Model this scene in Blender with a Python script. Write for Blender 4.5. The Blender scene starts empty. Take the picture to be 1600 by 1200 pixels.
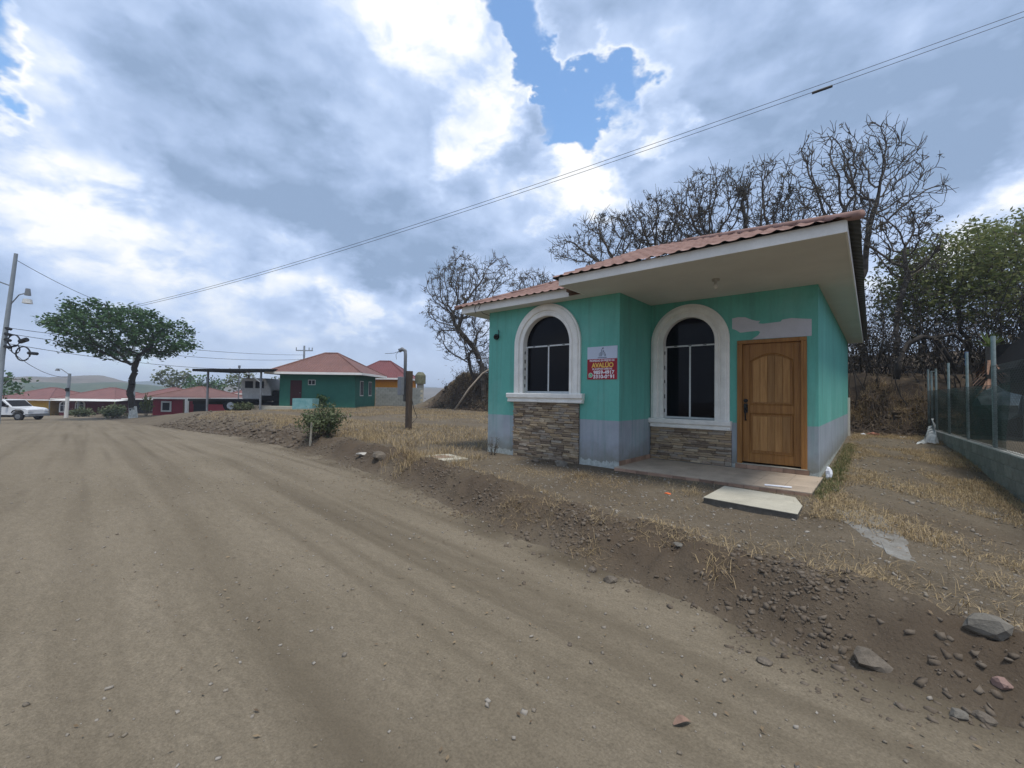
import bpy, bmesh, math, random
import numpy as np
from mathutils import Vector, Matrix
R_ = math.radians
random.seed(7); rng = np.random.default_rng(7)
sc = bpy.context.scene
COL = sc.collection

# ------------------------------------------------------------------ camera
cam = bpy.data.cameras.new('camera'); co = bpy.data.objects.new('camera', cam); COL.objects.link(co)
cam.sensor_fit = 'HORIZONTAL'; cam.sensor_width = 36; cam.lens = 36*664.93/1600
cam.clip_start = .05; cam.clip_end = 4000
yaw, pitch, roll = -.7091, .0258, .0143
fw = Vector((math.sin(yaw)*math.cos(pitch), math.cos(yaw)*math.cos(pitch), math.sin(pitch)))
r0 = Vector((math.cos(yaw), -math.sin(yaw), 0)); u0 = r0.cross(fw)
rr = r0*math.cos(roll)+u0*math.sin(roll); uu = u0*math.cos(roll)-r0*math.sin(roll)
co.matrix_world = Matrix(((rr.x, uu.x, -fw.x, 3.4444), (rr.y, uu.y, -fw.y, -6.9132), (rr.z, uu.z, -fw.z, 1.1806), (0, 0, 0, 1)))
sc.camera = co

# ------------------------------------------------------------------ sky
SUN_AZ, SUN_EL = 112, 70          # degrees, azimuth from +Y towards +X
W = bpy.data.worlds.new('World'); sc.world = W; W.use_nodes = True
nt = W.node_tree; nt.nodes.clear(); W.cycles.sampling_method = 'MANUAL'; W.cycles.sample_map_resolution = 512
def N(t, **k):
    n = nt.nodes.new(t)
    for a, v in k.items(): setattr(n, a, v)
    return n
def L(a, b): nt.links.new(a, b)
def math_(op, a, b=None, c=None, clamp=False):
    n = N('ShaderNodeMath', operation=op, use_clamp=clamp)
    for i, v in enumerate((a, b, c)):
        if v is None: continue
        if isinstance(v, (int, float)): n.inputs[i].default_value = v
        else: L(v, n.inputs[i])
    return n.outputs[0]
def mrange(v, a, b, c, d, kind='SMOOTHSTEP'):
    n = N('ShaderNodeMapRange', interpolation_type=kind)
    L(v, n.inputs[0])
    for i, x in enumerate((a, b, c, d)): n.inputs[i+1].default_value = x
    return n.outputs[0]
tc = N('ShaderNodeTexCoord'); DIR = tc.outputs['Generated']
def noise(scale, detail, rough, vec, dist=0., lac=2.):
    n = N('ShaderNodeTexNoise'); n.inputs['Scale'].default_value = scale; n.inputs['Detail'].default_value = detail
    n.inputs['Roughness'].default_value = rough; n.inputs['Distortion'].default_value = dist; n.inputs['Lacunarity'].default_value = lac
    L(vec, n.inputs['Vector']); return n.outputs['Fac']
mp = N('ShaderNodeMapping'); mp.inputs['Scale'].default_value = (1, 1, 1.7); mp.inputs['Location'].default_value = (3.1, 1.7, .4); L(DIR, mp.inputs[0])
CV = mp.outputs[0]
# warp directions a little so that placed cloud banks get ragged edges
wn = N('ShaderNodeTexNoise'); wn.inputs['Scale'].default_value = 6.; wn.inputs['Detail'].default_value = 5; wn.inputs['Roughness'].default_value = .58; L(CV, wn.inputs['Vector'])
sub = N('ShaderNodeVectorMath', operation='SUBTRACT'); L(wn.outputs['Color'], sub.inputs[0]); sub.inputs[1].default_value = (.5, .5, .5)
sca = N('ShaderNodeVectorMath', operation='SCALE'); L(sub.outputs[0], sca.inputs[0]); sca.inputs['Scale'].default_value = .30
adw = N('ShaderNodeVectorMath', operation='ADD'); L(DIR, adw.inputs[0]); L(sca.outputs[0], adw.inputs[1])
nrm = N('ShaderNodeVectorMath', operation='NORMALIZE'); L(adw.outputs[0], nrm.inputs[0]); WD = nrm.outputs[0]
def blob(az, el, rad, amp):
    a, e = R_(az), R_(el)
    n = N('ShaderNodeVectorMath', operation='DOT_PRODUCT'); L(WD, n.inputs[0])
    n.inputs[1].default_value = (math.sin(a)*math.cos(e), math.cos(a)*math.cos(e), math.sin(e))
    return mrange(n.outputs['Value'], math.cos(R_(rad)), math.cos(R_(rad*.12)), 0, amp)
def addall(lst):
    o = lst[0]
    for x in lst[1:]: o = math_('ADD', o, x)
    return o
base = noise(3.0, 8, .53, CV, .0)
HOLES = [(-35.5, 34.5, 6, -.24), (-40.5, 43, 5, -.26), (-38.5, 39, 4, -.2), (-29.5, 33.5, 6.5, -.25), (-92.5, 26.5, 5, -.36), (-33, 29.5, 4.5, -.16), (-20.5, 35, 4.5, -.24), (-26, 37, 4, -.14), (-41.5, 34.5, 3.5, .2), (100, 40, 14, -.3), (170, 30, 14, -.3), (-150, 45, 14, -.3)]
BANKS = [(-47, 8, 14, .2), (-70, 6, 14, .1), (-72, 26, 22, .14), (-60, 24, 16, .12), (-2, 29, 26, .16), (-14, 38, 14, .10), (-80, 33, 14, .08), (60, 35, 40, .1), (150, 55, 40, .1), (-130, 40, 30, .1)]
cover = math_('ADD', base, addall([blob(*b) for b in HOLES+BANKS]))
cover = math_('ADD', cover, .1)
mask = mrange(cover, .36, .485, 0, 1)
# thin bright rims, grey bellies, relief lit from above
belly = mrange(cover, .45, .62, .42, 1)
off = N('ShaderNodeVectorMath', operation='ADD'); L(CV, off.inputs[0]); off.inputs[1].default_value = (-.012, .012, .05)
relief = math_('SUBTRACT', noise(3.4, 5, .5, CV), noise(3.4, 5, .5, off.outputs[0]))
WHITE = [(-46, 31.5, 6, .52), (-42, 36.5, 3.5, .45), (-30, 27.5, 5, .5), (-21, 30.5, 3.5, .5), (-52, 41, 7, .36), (-89, 21, 9, .32), (-86, 14.5, 9, .30), (-72, 12, 12, .22), (-61, 9, 5, .5), (-66, 15, 7, .2), (-55, 12.5, 5, .3), (8.5, 16, 5, .45), (-36, 25.5, 5, .4), (-26, 25, 5, .35)]
GREY = [(-54, 19.5, 9, .30), (-60, 21, 10, .16), (-72, 22, 12, .16), (-79, 27, 9, .14), (4, 24, 12, .28), (-8, 28, 12, .14), (-47, 19, 6, .2), (-62, 31, 10, .08)]
wh = addall([blob(*b) for b in WHITE]); gy_ = addall([blob(*b) for b in GREY])
puff = noise(9, 8, .6, CV, .3)
wh = math_('MULTIPLY', wh, mrange(puff, .34, .58, .35, 1.1))
shade = noise(3.0, 6, .52, WD, .2)
dark = math_('SUBTRACT', math_('ADD', math_('MULTIPLY', belly, .46), mrange(shade, .3, .7, -.08, .30)), wh)
dark = math_('ADD', math_('ADD', dark, gy_), math_('MULTIPLY', relief, -2.3))
dark = math_('ADD', dark, mrange(puff, .3, .7, .05, -.05))
cr = N('ShaderNodeValToRGB'); L(math_('ADD', dark, 0., clamp=True), cr.inputs[0])
SK = 10.0      # cloud radiance relative to the 0.1 background strength
el = cr.color_ramp.elements
el[0].position = 0; el[0].color = (.80, .81, .82, 1)
el[1].position = 1; el[1].color = (.22, .308, .46, 1)
for pos, c in ((.2, (.62, .685, .79, 1)), (.42, (.435, .54, .74, 1)), (.7, (.32, .42, .61, 1))):
    e = el.new(pos); e.color = c
cs = N('ShaderNodeVectorMath', operation='SCALE'); L(cr.outputs[0], cs.inputs[0]); cs.inputs['Scale'].default_value = SK
sky = N('ShaderNodeTexSky', sky_type='NISHITA', sun_disc=False)
sky.sun_elevation = R_(SUN_EL); sky.sun_rotation = R_(SUN_AZ); sky.air_density = 1.0; sky.dust_density = .6; sky.ozone_density = 2.0
ssk = N('ShaderNodeVectorMath', operation='SCALE'); L(sky.outputs[0], ssk.inputs[0]); ssk.inputs['Scale'].default_value = 1.9
mix = N('ShaderNodeMix', data_type='RGBA'); L(mask, mix.inputs['Factor']); stn = N('ShaderNodeVectorMath', operation='MULTIPLY'); L(ssk.outputs[0], stn.inputs[0]); stn.inputs[1].default_value = (.85, .97, 1.0); L(stn.outputs[0], mix.inputs['A']); L(cs.outputs[0], mix.inputs['B'])
# pale haze low down, below the horizon a dull ground tone
sep = N('ShaderNodeSeparateXYZ'); L(DIR, sep.inputs[0])
lowf = mrange(sep.outputs['Z'], .0, .2, .75, 0)
mix2 = N('ShaderNodeMix', data_type='RGBA'); L(lowf, mix2.inputs['Factor']); L(mix.outputs['Result'], mix2.inputs['A']); mix2.inputs['B'].default_value = (4.6, 5.5, 7.0, 1)
gndf = mrange(sep.outputs['Z'], -.06, -.01, 1, 0)
mix3 = N('ShaderNodeMix', data_type='RGBA'); L(gndf, mix3.inputs['Factor']); L(mix2.outputs['Result'], mix3.inputs['A']); mix3.inputs['B'].default_value = (1.3, 1.2, 1.0, 1)
bg = N('ShaderNodeBackground'); bg.inputs['Strength'].default_value = .1; L(mix3.outputs['Result'], bg.inputs['Color'])
wo = N('ShaderNodeOutputWorld'); L(bg.outputs[0], wo.inputs['Surface'])
# ------------------------------------------------------------------ sun, exposure
sl = bpy.data.lights.new('sun', 'SUN'); sl.energy = 2.3; sl.angle = R_(11); sl.color = (1, .96, .9)
so = bpy.data.objects.new('sun', sl); COL.objects.link(so)
a, e = R_(SUN_AZ), R_(SUN_EL)
so.rotation_euler = Vector((math.sin(a)*math.cos(e), math.cos(a)*math.cos(e), math.sin(e))).to_track_quat('Z', 'Y').to_euler()
sc.view_settings.view_transform = 'Standard'; sc.view_settings.look = 'None'; sc.view_settings.gamma = 1
sc.view_settings.use_curve_mapping = False; sc.view_settings.exposure = .42
sc.render.engine = 'CYCLES'; sc.cycles.use_denoising = True; sc.cycles.max_bounces = 6
sc.cycles.transparent_max_bounces = 12

# ------------------------------------------------------------------ materials
MATS = {}
def mat(name, c, var=.18, scale=6., rough=.85, bump=.0, bscale=60., c2=None, spec=.3, metal=0., aniso=(1, 1, 1), rnd=0., rndc=None, coord='OBJ', tone=None, detail=6, b2=None, fine=0., grit=None):
    """Principled material: base colour broken up by two noises, optional bump, per-object variation and 'tone' attribute."""
    m = bpy.data.materials.new(name); m.use_nodes = True; t = m.node_tree; t.nodes.clear()
    def n(ty, **k):
        x = t.nodes.new(ty)
        for a_, v in k.items(): setattr(x, a_, v)
        return x
    out = n('ShaderNodeOutputMaterial'); p = n('ShaderNodeBsdfPrincipled'); t.links.new(p.outputs[0], out.inputs[0])
    p.inputs['Roughness'].default_value = rough; p.inputs['Specular IOR Level'].default_value = spec; p.inputs['Metallic'].default_value = metal
    if coord == 'POS': v = n('ShaderNodeNewGeometry').outputs['Position']
    else: v = n('ShaderNodeTexCoord').outputs['Object']
    mpn = n('ShaderNodeMapping'); mpn.inputs['Scale'].default_value = aniso; t.links.new(v, mpn.inputs[0]); vraw = v; v = mpn.outputs[0]
    nz = n('ShaderNodeTexNoise'); nz.inputs['Scale'].default_value = scale; nz.inputs['Detail'].default_value = detail; nz.inputs['Roughness'].default_value = .62
    t.links.new(v, nz.inputs['Vector'])
    fr = n('ShaderNodeMapRange'); t.links.new(nz.outputs['Fac'], fr.inputs[0]); fr.inputs[1].default_value = .3; fr.inputs[2].default_value = .7
    mx = n('ShaderNodeMix', data_type='RGBA'); t.links.new(fr.outputs[0], mx.inputs['Factor'])
    if c2 is None: A = [x*(1-var) for x in c]; B = [min(1, x*(1+var)) for x in c]
    else: A, B = c, c2
    mx.inputs['A'].default_value = (*A, 1); mx.inputs['B'].default_value = (*B, 1)
    colo = mx.outputs['Result']
    if fine:
        nf = n('ShaderNodeTexNoise'); nf.inputs['Scale'].default_value = scale*14; nf.inputs['Detail'].default_value = 4; nf.inputs['Roughness'].default_value = .7; t.links.new(v, nf.inputs['Vector'])
        ff = n('ShaderNodeMapRange'); t.links.new(nf.outputs['Fac'], ff.inputs[0]); ff.inputs[1].default_value = .3; ff.inputs[2].default_value = .7; ff.inputs[3].default_value = 1-fine; ff.inputs[4].default_value = 1+fine
        sf = n('ShaderNodeVectorMath', operation='SCALE'); t.links.new(colo, sf.inputs[0]); t.links.new(ff.outputs[0], sf.inputs['Scale']); colo = sf.outputs[0]
    if grit:
        ng = n('ShaderNodeTexNoise'); ng.inputs['Scale'].default_value = grit[0]; ng.inputs['Detail'].default_value = 3; ng.inputs['Roughness'].default_value = .75; t.links.new(vraw, ng.inputs['Vector'])
        fg = n('ShaderNodeMapRange'); t.links.new(ng.outputs['Fac'], fg.inputs[0]); fg.inputs[1].default_value = .28; fg.inputs[2].default_value = .72; fg.inputs[3].default_value = 1-grit[1]; fg.inputs[4].default_value = 1+grit[1]
        sg2 = n('ShaderNodeVectorMath', operation='SCALE'); t.links.new(colo, sg2.inputs[0]); t.links.new(fg.outputs[0], sg2.inputs['Scale']); colo = sg2.outputs[0]
    if rnd or rndc:
        oi = n('ShaderNodeObjectInfo')
        if rndc:
            rp = n('ShaderNodeValToRGB'); t.links.new(oi.outputs['Random'], rp.inputs[0]); rp.color_ramp.interpolation = 'CONSTANT'
            els = rp.color_ramp.elements
            while len(els) > 1: els.remove(els[-1])
            els[0].position = 0; els[0].color = (*rndc[0], 1)
            for i, cc in enumerate(rndc[1:]):
                q = els.new((i+1)/len(rndc)); q.color = (*cc, 1)
            m2 = n('ShaderNodeMix', data_type='RGBA', blend_type='MULTIPLY'); m2.inputs['Factor'].default_value = 1
            t.links.new(colo, m2.inputs['A']); t.links.new(rp.outputs[0], m2.inputs['B']); colo = m2.outputs['Result']
        else:
            f = n('ShaderNodeMapRange'); t.links.new(oi.outputs['Random'], f.inputs[0]); f.inputs[3].default_value = 1-rnd; f.inputs[4].default_value = 1+rnd
            s = n('ShaderNodeVectorMath', operation='SCALE'); t.links.new(colo, s.inputs[0]); t.links.new(f.outputs[0], s.inputs['Scale']); colo = s.outputs[0]
    if tone is not None:
        at = n('ShaderNodeAttribute', attribute_name='tone')
        m3 = n('ShaderNodeMix', data_type='RGBA'); t.links.new(at.outputs['Fac'], m3.inputs['Factor'])
        t.links.new(colo, m3.inputs['A']); m3.inputs['B'].default_value = (*tone, 1); colo = m3.outputs['Result']
    t.links.new(colo, p.inputs['Base Color'])
    if bump:
        nb = n('ShaderNodeTexNoise'); nb.inputs['Scale'].default_value = bscale; nb.inputs['Detail'].default_value = 7; nb.inputs['Roughness'].default_value = .65
        t.links.new(v, nb.inputs['Vector'])
        bp = n('ShaderNodeBump'); bp.inputs['Strength'].default_value = bump; bp.inputs['Distance'].default_value = .02
        t.links.new(nb.outputs['Fac'], bp.inputs['Height']); t.links.new(bp.outputs[0], p.inputs['Normal'])
        if b2:
            nb2 = n('ShaderNodeTexNoise'); nb2.inputs['Scale'].default_value = b2[0]; nb2.inputs['Detail'].default_value = 5; nb2.inputs['Roughness'].default_value = .7; t.links.new(vraw, nb2.inputs['Vector'])
            bp2 = n('ShaderNodeBump'); bp2.inputs['Strength'].default_value = b2[1]; bp2.inputs['Distance'].default_value = .006; t.links.new(nb2.outputs['Fac'], bp2.inputs['Height']); t.links.new(bp.outputs[0], bp2.inputs['Normal']); t.links.new(bp2.outputs[0], p.inputs['Normal'])
    m['colour_socket'] = 1
    MATS[name] = m
    return m

def wall_paint(name, top, low, zsplit):
    """Two paints on one wall: green above, lavender grey below, peeling to white filler at the foot."""
    m = mat(name, top, var=.11, scale=1.1, rough=.78, bump=.2, bscale=70, coord='POS', fine=.05, aniso=(1.4, 1.4, .6))
    t = m.node_tree; p = next(x for x in t.nodes if x.type == 'BSDF_PRINCIPLED'); src = p.inputs['Base Color'].links[0].from_socket
    def n(ty, **k):
        x = t.nodes.new(ty)
        for a_, v in k.items(): setattr(x, a_, v)
        return x
    g = n('ShaderNodeNewGeometry'); sp = n('ShaderNodeSeparateXYZ'); t.links.new(g.outputs['Position'], sp.inputs[0])
    def nz(s, d=5):
        q = n('ShaderNodeTexNoise'); q.inputs['Scale'].default_value = s; q.inputs['Detail'].default_value = d; q.inputs['Roughness'].default_value = .65; t.links.new(g.outputs['Position'], q.inputs['Vector']); return q.outputs['Fac']
    def wob(s, amp):
        a_ = n('ShaderNodeMath', operation='MULTIPLY_ADD'); t.links.new(nz(s), a_.inputs[0]); a_.inputs[1].default_value = amp; t.links.new(sp.outputs['Z'], a_.inputs[2]); return a_.outputs[0]
    def mr(v, a_, b, c, d):
        q = n('ShaderNodeMapRange'); t.links.new(v, q.inputs[0])
        for i, x in enumerate((a_, b, c, d)): q.inputs[i+1].default_value = x
        return q.outputs[0]
    def mixc(f, A, B, facval=None):
        q = n('ShaderNodeMix', data_type='RGBA'); t.links.new(f, q.inputs['Factor'])
        for k, v in (('A', A), ('B', B)):
            if isinstance(v, tuple): q.inputs[k].default_value = (*v, 1)
            else: t.links.new(v, q.inputs[k])
        return q.outputs['Result']
    lowc = mixc(mr(nz(2.2), .35, .65, 0, 1), tuple(x*.92 for x in low), tuple(x*1.08 for x in low))
    c = mixc(mr(wob(9, .02), zsplit+.005, zsplit+.02, 0, 1), lowc, src)
    # rain streaks and faded areas
    ms_ = n('ShaderNodeMapping'); ms_.inputs['Scale'].default_value = (9, 9, .5); t.links.new(g.outputs['Position'], ms_.inputs[0])
    sn = n('ShaderNodeTexNoise'); sn.inputs['Scale'].default_value = 1.; sn.inputs['Detail'].default_value = 6; sn.inputs['Roughness'].default_value = .6; t.links.new(ms_.outputs[0], sn.inputs['Vector'])
    c = mixc(mr(sn.outputs['Fac'], .50, .72, 0, .45), c, (.10, .22, .18)); c = mixc(mr(nz(.9), .5, .75, 0, .28), c, (.30, .52, .46))
    # dirt splashed up from the soil
    c = mixc(mr(wob(5, .5), .24, .62, .8, 0), c, (.21, .20, .155))
    # filler showing at the foot
    c = mixc(mr(wob(7, .26), .13, .155, .85, 0), c, mixc(mr(nz(16), .35, .65, 0, 1), (.34, .37, .33), (.55, .58, .54)))
    t.links.new(c, p.inputs['Base Color'])
    return m

GREEN = wall_paint('green_wall_paint', (.125, .40, .325), (.325, .35, .38), .745)
CREAM = mat('cream_paint', (.66, .62, .53), var=.07, scale=3, rough=.7, bump=.08, bscale=80, fine=.03)
FASCIA = mat('white_fascia_paint', (.76, .74, .69), var=.08, scale=2.5, rough=.6, fine=.04)
SOFFIT = mat('soffit_board', (.60, .59, .54), var=.06, scale=1.5, rough=.8)
TRIM = mat('white_moulding', (.78, .755, .69), var=.1, scale=5, rough=.65, bump=.08, bscale=120, fine=.04)
WFRAME = mat('chipped_white_metal', (.66, .67, .66), var=.1, scale=20, rough=.5, c2=(.56, .56, .54), fine=.1)
GLASS = mat('dark_tinted_glass', (.004, .004, .006), var=.1, rough=.04, spec=.12)
ROOFT = mat('terracotta_roof_sheet', (.19, .105, .085), var=.2, scale=3, rough=.75, c2=(.30, .185, .15), bump=.1, bscale=40, fine=.1)
def shaded_zinc_underside(m):  # bare zinc below, its grey darkened to include the eave shadow
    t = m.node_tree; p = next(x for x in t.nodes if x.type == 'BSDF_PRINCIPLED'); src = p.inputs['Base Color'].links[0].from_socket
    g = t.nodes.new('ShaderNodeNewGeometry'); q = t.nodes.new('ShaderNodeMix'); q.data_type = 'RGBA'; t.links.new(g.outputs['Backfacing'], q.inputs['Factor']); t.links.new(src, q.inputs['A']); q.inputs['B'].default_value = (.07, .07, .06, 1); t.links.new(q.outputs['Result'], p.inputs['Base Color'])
shaded_zinc_underside(ROOFT)
WOOD = mat('honey_wood', (.21, .09, .02), scale=3.5, rough=.5, c2=(.35, .165, .045), aniso=(9, 9, .55), bump=.1, bscale=60, fine=.12)
WOODP = mat('pale_wood_plank', (.25, .115, .03), scale=3., rough=.55, c2=(.42, .225, .08), aniso=(8, 8, .5), bump=.1, bscale=60, rnd=.22, fine=.12)
BLACK = mat('black_iron', (.012, .012, .012), rough=.45)
STONE = mat('ledge_stone', (1.0, .88, .72), var=.3, scale=16, rough=.9, bump=.5, bscale=70, rndc=[(.42, .34, .25), (.30, .24, .18), (.52, .44, .34), (.36, .30, .25), (.24, .19, .15), (.46, .36, .25), (.40, .36, .32)], fine=.25)
MORTAR = mat('dark_mortar', (.16, .13, .10), rough=.95)
TILE = mat('brown_floor_tile', (.30, .19, .13), var=.25, scale=5, rough=.5, rnd=.3, bump=.1, bscale=60, fine=.1)
PORCHF = mat('dusty_porch_tile', (.40, .32, .24), var=.2, scale=2.5, rough=.65, fine=.1, coord='POS')
CONC = mat('pale_concrete', (.42, .39, .31), var=.15, scale=5, rough=.9, bump=.25, bscale=70, fine=.12)
CONCD = mat('dark_concrete', (.10, .09, .075), var=.3, scale=9, rough=.95, bump=.4, bscale=50, fine=.2)
BLOCK = mat('grey_block', (.23, .24, .22), var=.2, scale=6, rough=.95, bump=.45, bscale=70, rnd=.14, fine=.15)
PLAST = mat('white_plastic', (.75, .76, .78), var=.08, rough=.45)
ORANGEP = mat('orange_plastic', (.75, .16, .05), rough=.5)

def soil(name, a, b, dug, tone_amt=True, aniso=(1, 1, 1), bump=.6, extra=None):
    m = mat(name, a, c2=b, scale=1.1, rough=.97, bump=bump, bscale=26, spec=.1, coord='POS', tone=dug if tone_amt else None, aniso=aniso, detail=9, fine=.12, b2=(70, 1.), grit=(75, .30))
    return m
ROADM = soil('dusty_road_soil', (.168, .138, .096), (.198, .164, .117), (.098, .078, .053), aniso=(.5, 1.2, 1), bump=.5)
LOTM = soil('yard_soil', (.108, .087, .061), (.160, .131, .094), (.088, .066, .046), bump=1.)

# ------------------------------------------------------------------ mesh helpers
def prop(o, label=None, cat=None, group=None, kind=None):
    if label: o['label'] = label
    if cat: o['category'] = cat
    if group: o['group'] = group
    if kind: o['kind'] = kind
    return o
def thing(name, label, cat, loc=(0, 0, 0), rz=0., group=None):
    o = bpy.data.objects.new(name, None); COL.objects.link(o); o.location = loc; o.rotation_euler = (0, 0, rz)
    o.empty_display_size = .2
    return prop(o, label, cat, group)
def rootloc(p):
    while p.parent: p = p.parent
    return p
class MB:
    """Collects shapes; build() links them as one mesh object. Coordinates are world unless local=True."""
    def __init__(s): s.v = []; s.f = []
    def add(s, vs, fs):
        o = len(s.v); s.v += [tuple(map(float, v)) for v in vs]; s.f += [tuple(i+o for i in f) for f in fs]; return s
    def box(s, x0, x1, y0, y1, z0, z1):
        return s.add([(x0, y0, z0), (x1, y0, z0), (x1, y1, z0), (x0, y1, z0), (x0, y0, z1), (x1, y0, z1), (x1, y1, z1), (x0, y1, z1)],
                     [(0, 3, 2, 1), (4, 5, 6, 7), (0, 1, 5, 4), (1, 2, 6, 5), (2, 3, 7, 6), (3, 0, 4, 7)])
    def bar(s, a, b, w, h=None, up=(0, 0, 1)):
        a, b = Vector(a), Vector(b); d = (b-a).normalized(); u = Vector(up)
        if abs(d.dot(u)) > .95: u = Vector((1, 0, 0))
        x = d.cross(u).normalized(); y = x.cross(d); h = h or w
        c = [(-w/2, -h/2), (w/2, -h/2), (w/2, h/2), (-w/2, h/2)]
        vs = [a+x*p+y*q for p, q in c]+[b+x*p+y*q for p, q in c]
        return s.add(vs, [(3, 2, 1, 0), (4, 5, 6, 7), (0, 1, 5, 4), (1, 2, 6, 5), (2, 3, 7, 6), (3, 0, 4, 7)])
    def tube(s, pts, r, k=8, caps=True):
        pts = [Vector(p) for p in pts]; rs = r if isinstance(r, (list, tuple)) else [r]*len(pts); vs = []; fs = []
        for i, p in enumerate(pts):
            d = (pts[min(i+1, len(pts)-1)]-pts[max(i-1, 0)]).normalized()
            u = Vector((0, 0, 1)) if abs(d.z) < .9 else Vector((1, 0, 0))
            x = d.cross(u).normalized(); y = x.cross(d)
            for j in range(k):
                t = 2*math.pi*j/k; vs.append(p+(x*math.cos(t)+y*math.sin(t))*rs[i])
        for i in range(len(pts)-1):
            for j in range(k):
                a_, b = i*k+j, i*k+(j+1) % k; fs.append((a_, b, b+k, a_+k))
        if caps: fs.append(tuple(range(k))[::-1]); fs.append(tuple((len(pts)-1)*k+j for j in range(k)))
        return s.add(vs, fs)
    def prism(s, poly, z0, z1):
        n = len(poly); vs = [(x, y, z0) for x, y in poly]+[(x, y, z1) for x, y in poly]
        return s.add(vs, [tuple(range(n))[::-1], tuple(range(n, 2*n))]+[(i, (i+1) % n, (i+1) % n+n, i+n) for i in range(n)])
    def prism_xz(s, poly, y0, y1):
        n = len(poly); vs = [(x, y0, z) for x, z in poly]+[(x, y1, z) for x, z in poly]
        return s.add(vs, [tuple(range(n)), tuple(range(n, 2*n))[::-1]]+[((i+1) % n, i, i+n, (i+1) % n+n) for i in range(n)])
    def build(s, name, m, parent=None, smooth=False, local=False, bevel=0., recalc=True):
        v = s.v
        if parent is not None and not local:
            r = rootloc(parent); mi = (Matrix.Translation(r.location) @ Matrix.Rotation(r.rotation_euler.z, 4, 'Z')).inverted()
            v = [mi @ Vector(p) for p in v]
        me = bpy.data.meshes.new(name); me.from_pydata([tuple(p) for p in v], [], s.f)
        if recalc or bevel:
            bm = bmesh.new(); bm.from_mesh(me)
            bmesh.ops.recalc_face_normals(bm, faces=bm.faces)
            if bevel: bmesh.ops.bevel(bm, geom=list(bm.edges), offset=bevel, segments=1, affect='EDGES', clamp_overlap=True)
            bm.to_mesh(me); bm.free()
        if smooth:
            for p in me.polygons: p.use_smooth = True
        me.materials.append(m)
        o = bpy.data.objects.new(name, me); COL.objects.link(o)
        if parent is not None: o.parent = parent
        return o
def npmesh(name, verts, faces, m, parent=None, smooth=False, tone=None, origin=None):
    """verts (N,3) and faces (M,3|4) numpy arrays -> object."""
    verts = np.asarray(verts, dtype=np.float32)
    if origin is not None: verts = verts-np.asarray(origin, dtype=np.float32)
    faces = np.asarray(faces, dtype=np.int32); k = faces.shape[1]
    me = bpy.data.meshes.new(name); me.vertices.add(len(verts)); me.vertices.foreach_set('co', verts.ravel())
    me.loops.add(faces.size); me.loops.foreach_set('vertex_index', faces.ravel())
    me.polygons.add(len(faces)); me.polygons.foreach_set('loop_start', np.arange(0, faces.size, k, dtype=np.int32))
    try: me.polygons.foreach_set('loop_total', np.full(len(faces), k, dtype=np.int32))
    except Exception: pass
    if smooth: me.polygons.foreach_set('use_smooth', np.ones(len(faces), dtype=bool))
    if tone is not None:
        at = me.attributes.new('tone', 'FLOAT', 'POINT'); at.data.foreach_set('value', np.asarray(tone, dtype=np.float32))
    me.update(calc_edges=True); me.validate()
    me.materials.append(m)
    o = bpy.data.objects.new(name, me); COL.objects.link(o)
    if parent is not None: o.parent = parent
    return o
def inst(me, name, parent, loc, rot=(0, 0, 0), scale=(1, 1, 1)):
    o = bpy.data.objects.new(name, me); COL.objects.link(o); o.parent = parent; o.location = loc; o.rotation_euler = rot; o.scale = scale
    return o
_tab = rng.random((256, 256))
def vn(x, y, s, seed=0):
    x = np.asarray(x)*s+seed*17.3; y = np.asarray(y)*s+seed*9.7
    xi = np.floor(x).astype(int); yi = np.floor(y).astype(int); fx = x-xi; fy = y-yi
    fx = fx*fx*(3-2*fx); fy = fy*fy*(3-2*fy)
    g = lambda i, j: _tab[(xi+i) & 255, (yi+j) & 255]
    return (g(0, 0)*(1-fx)+g(1, 0)*fx)*(1-fy)+(g(0, 1)*(1-fx)+g(1, 1)*fx)*fy-.5
def fbm(x, y, s, o=4, seed=0):
    t = 0; a_ = 1
    for i in range(o): t = t+a_*vn(x, y, s, seed+i*3); s *= 2.03; a_ *= .5
    return t
def sst(a_, b, x):
    t = np.clip((np.asarray(x, dtype=float)-a_)/(b-a_), 0, 1); return t*t*(3-2*t)

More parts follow.
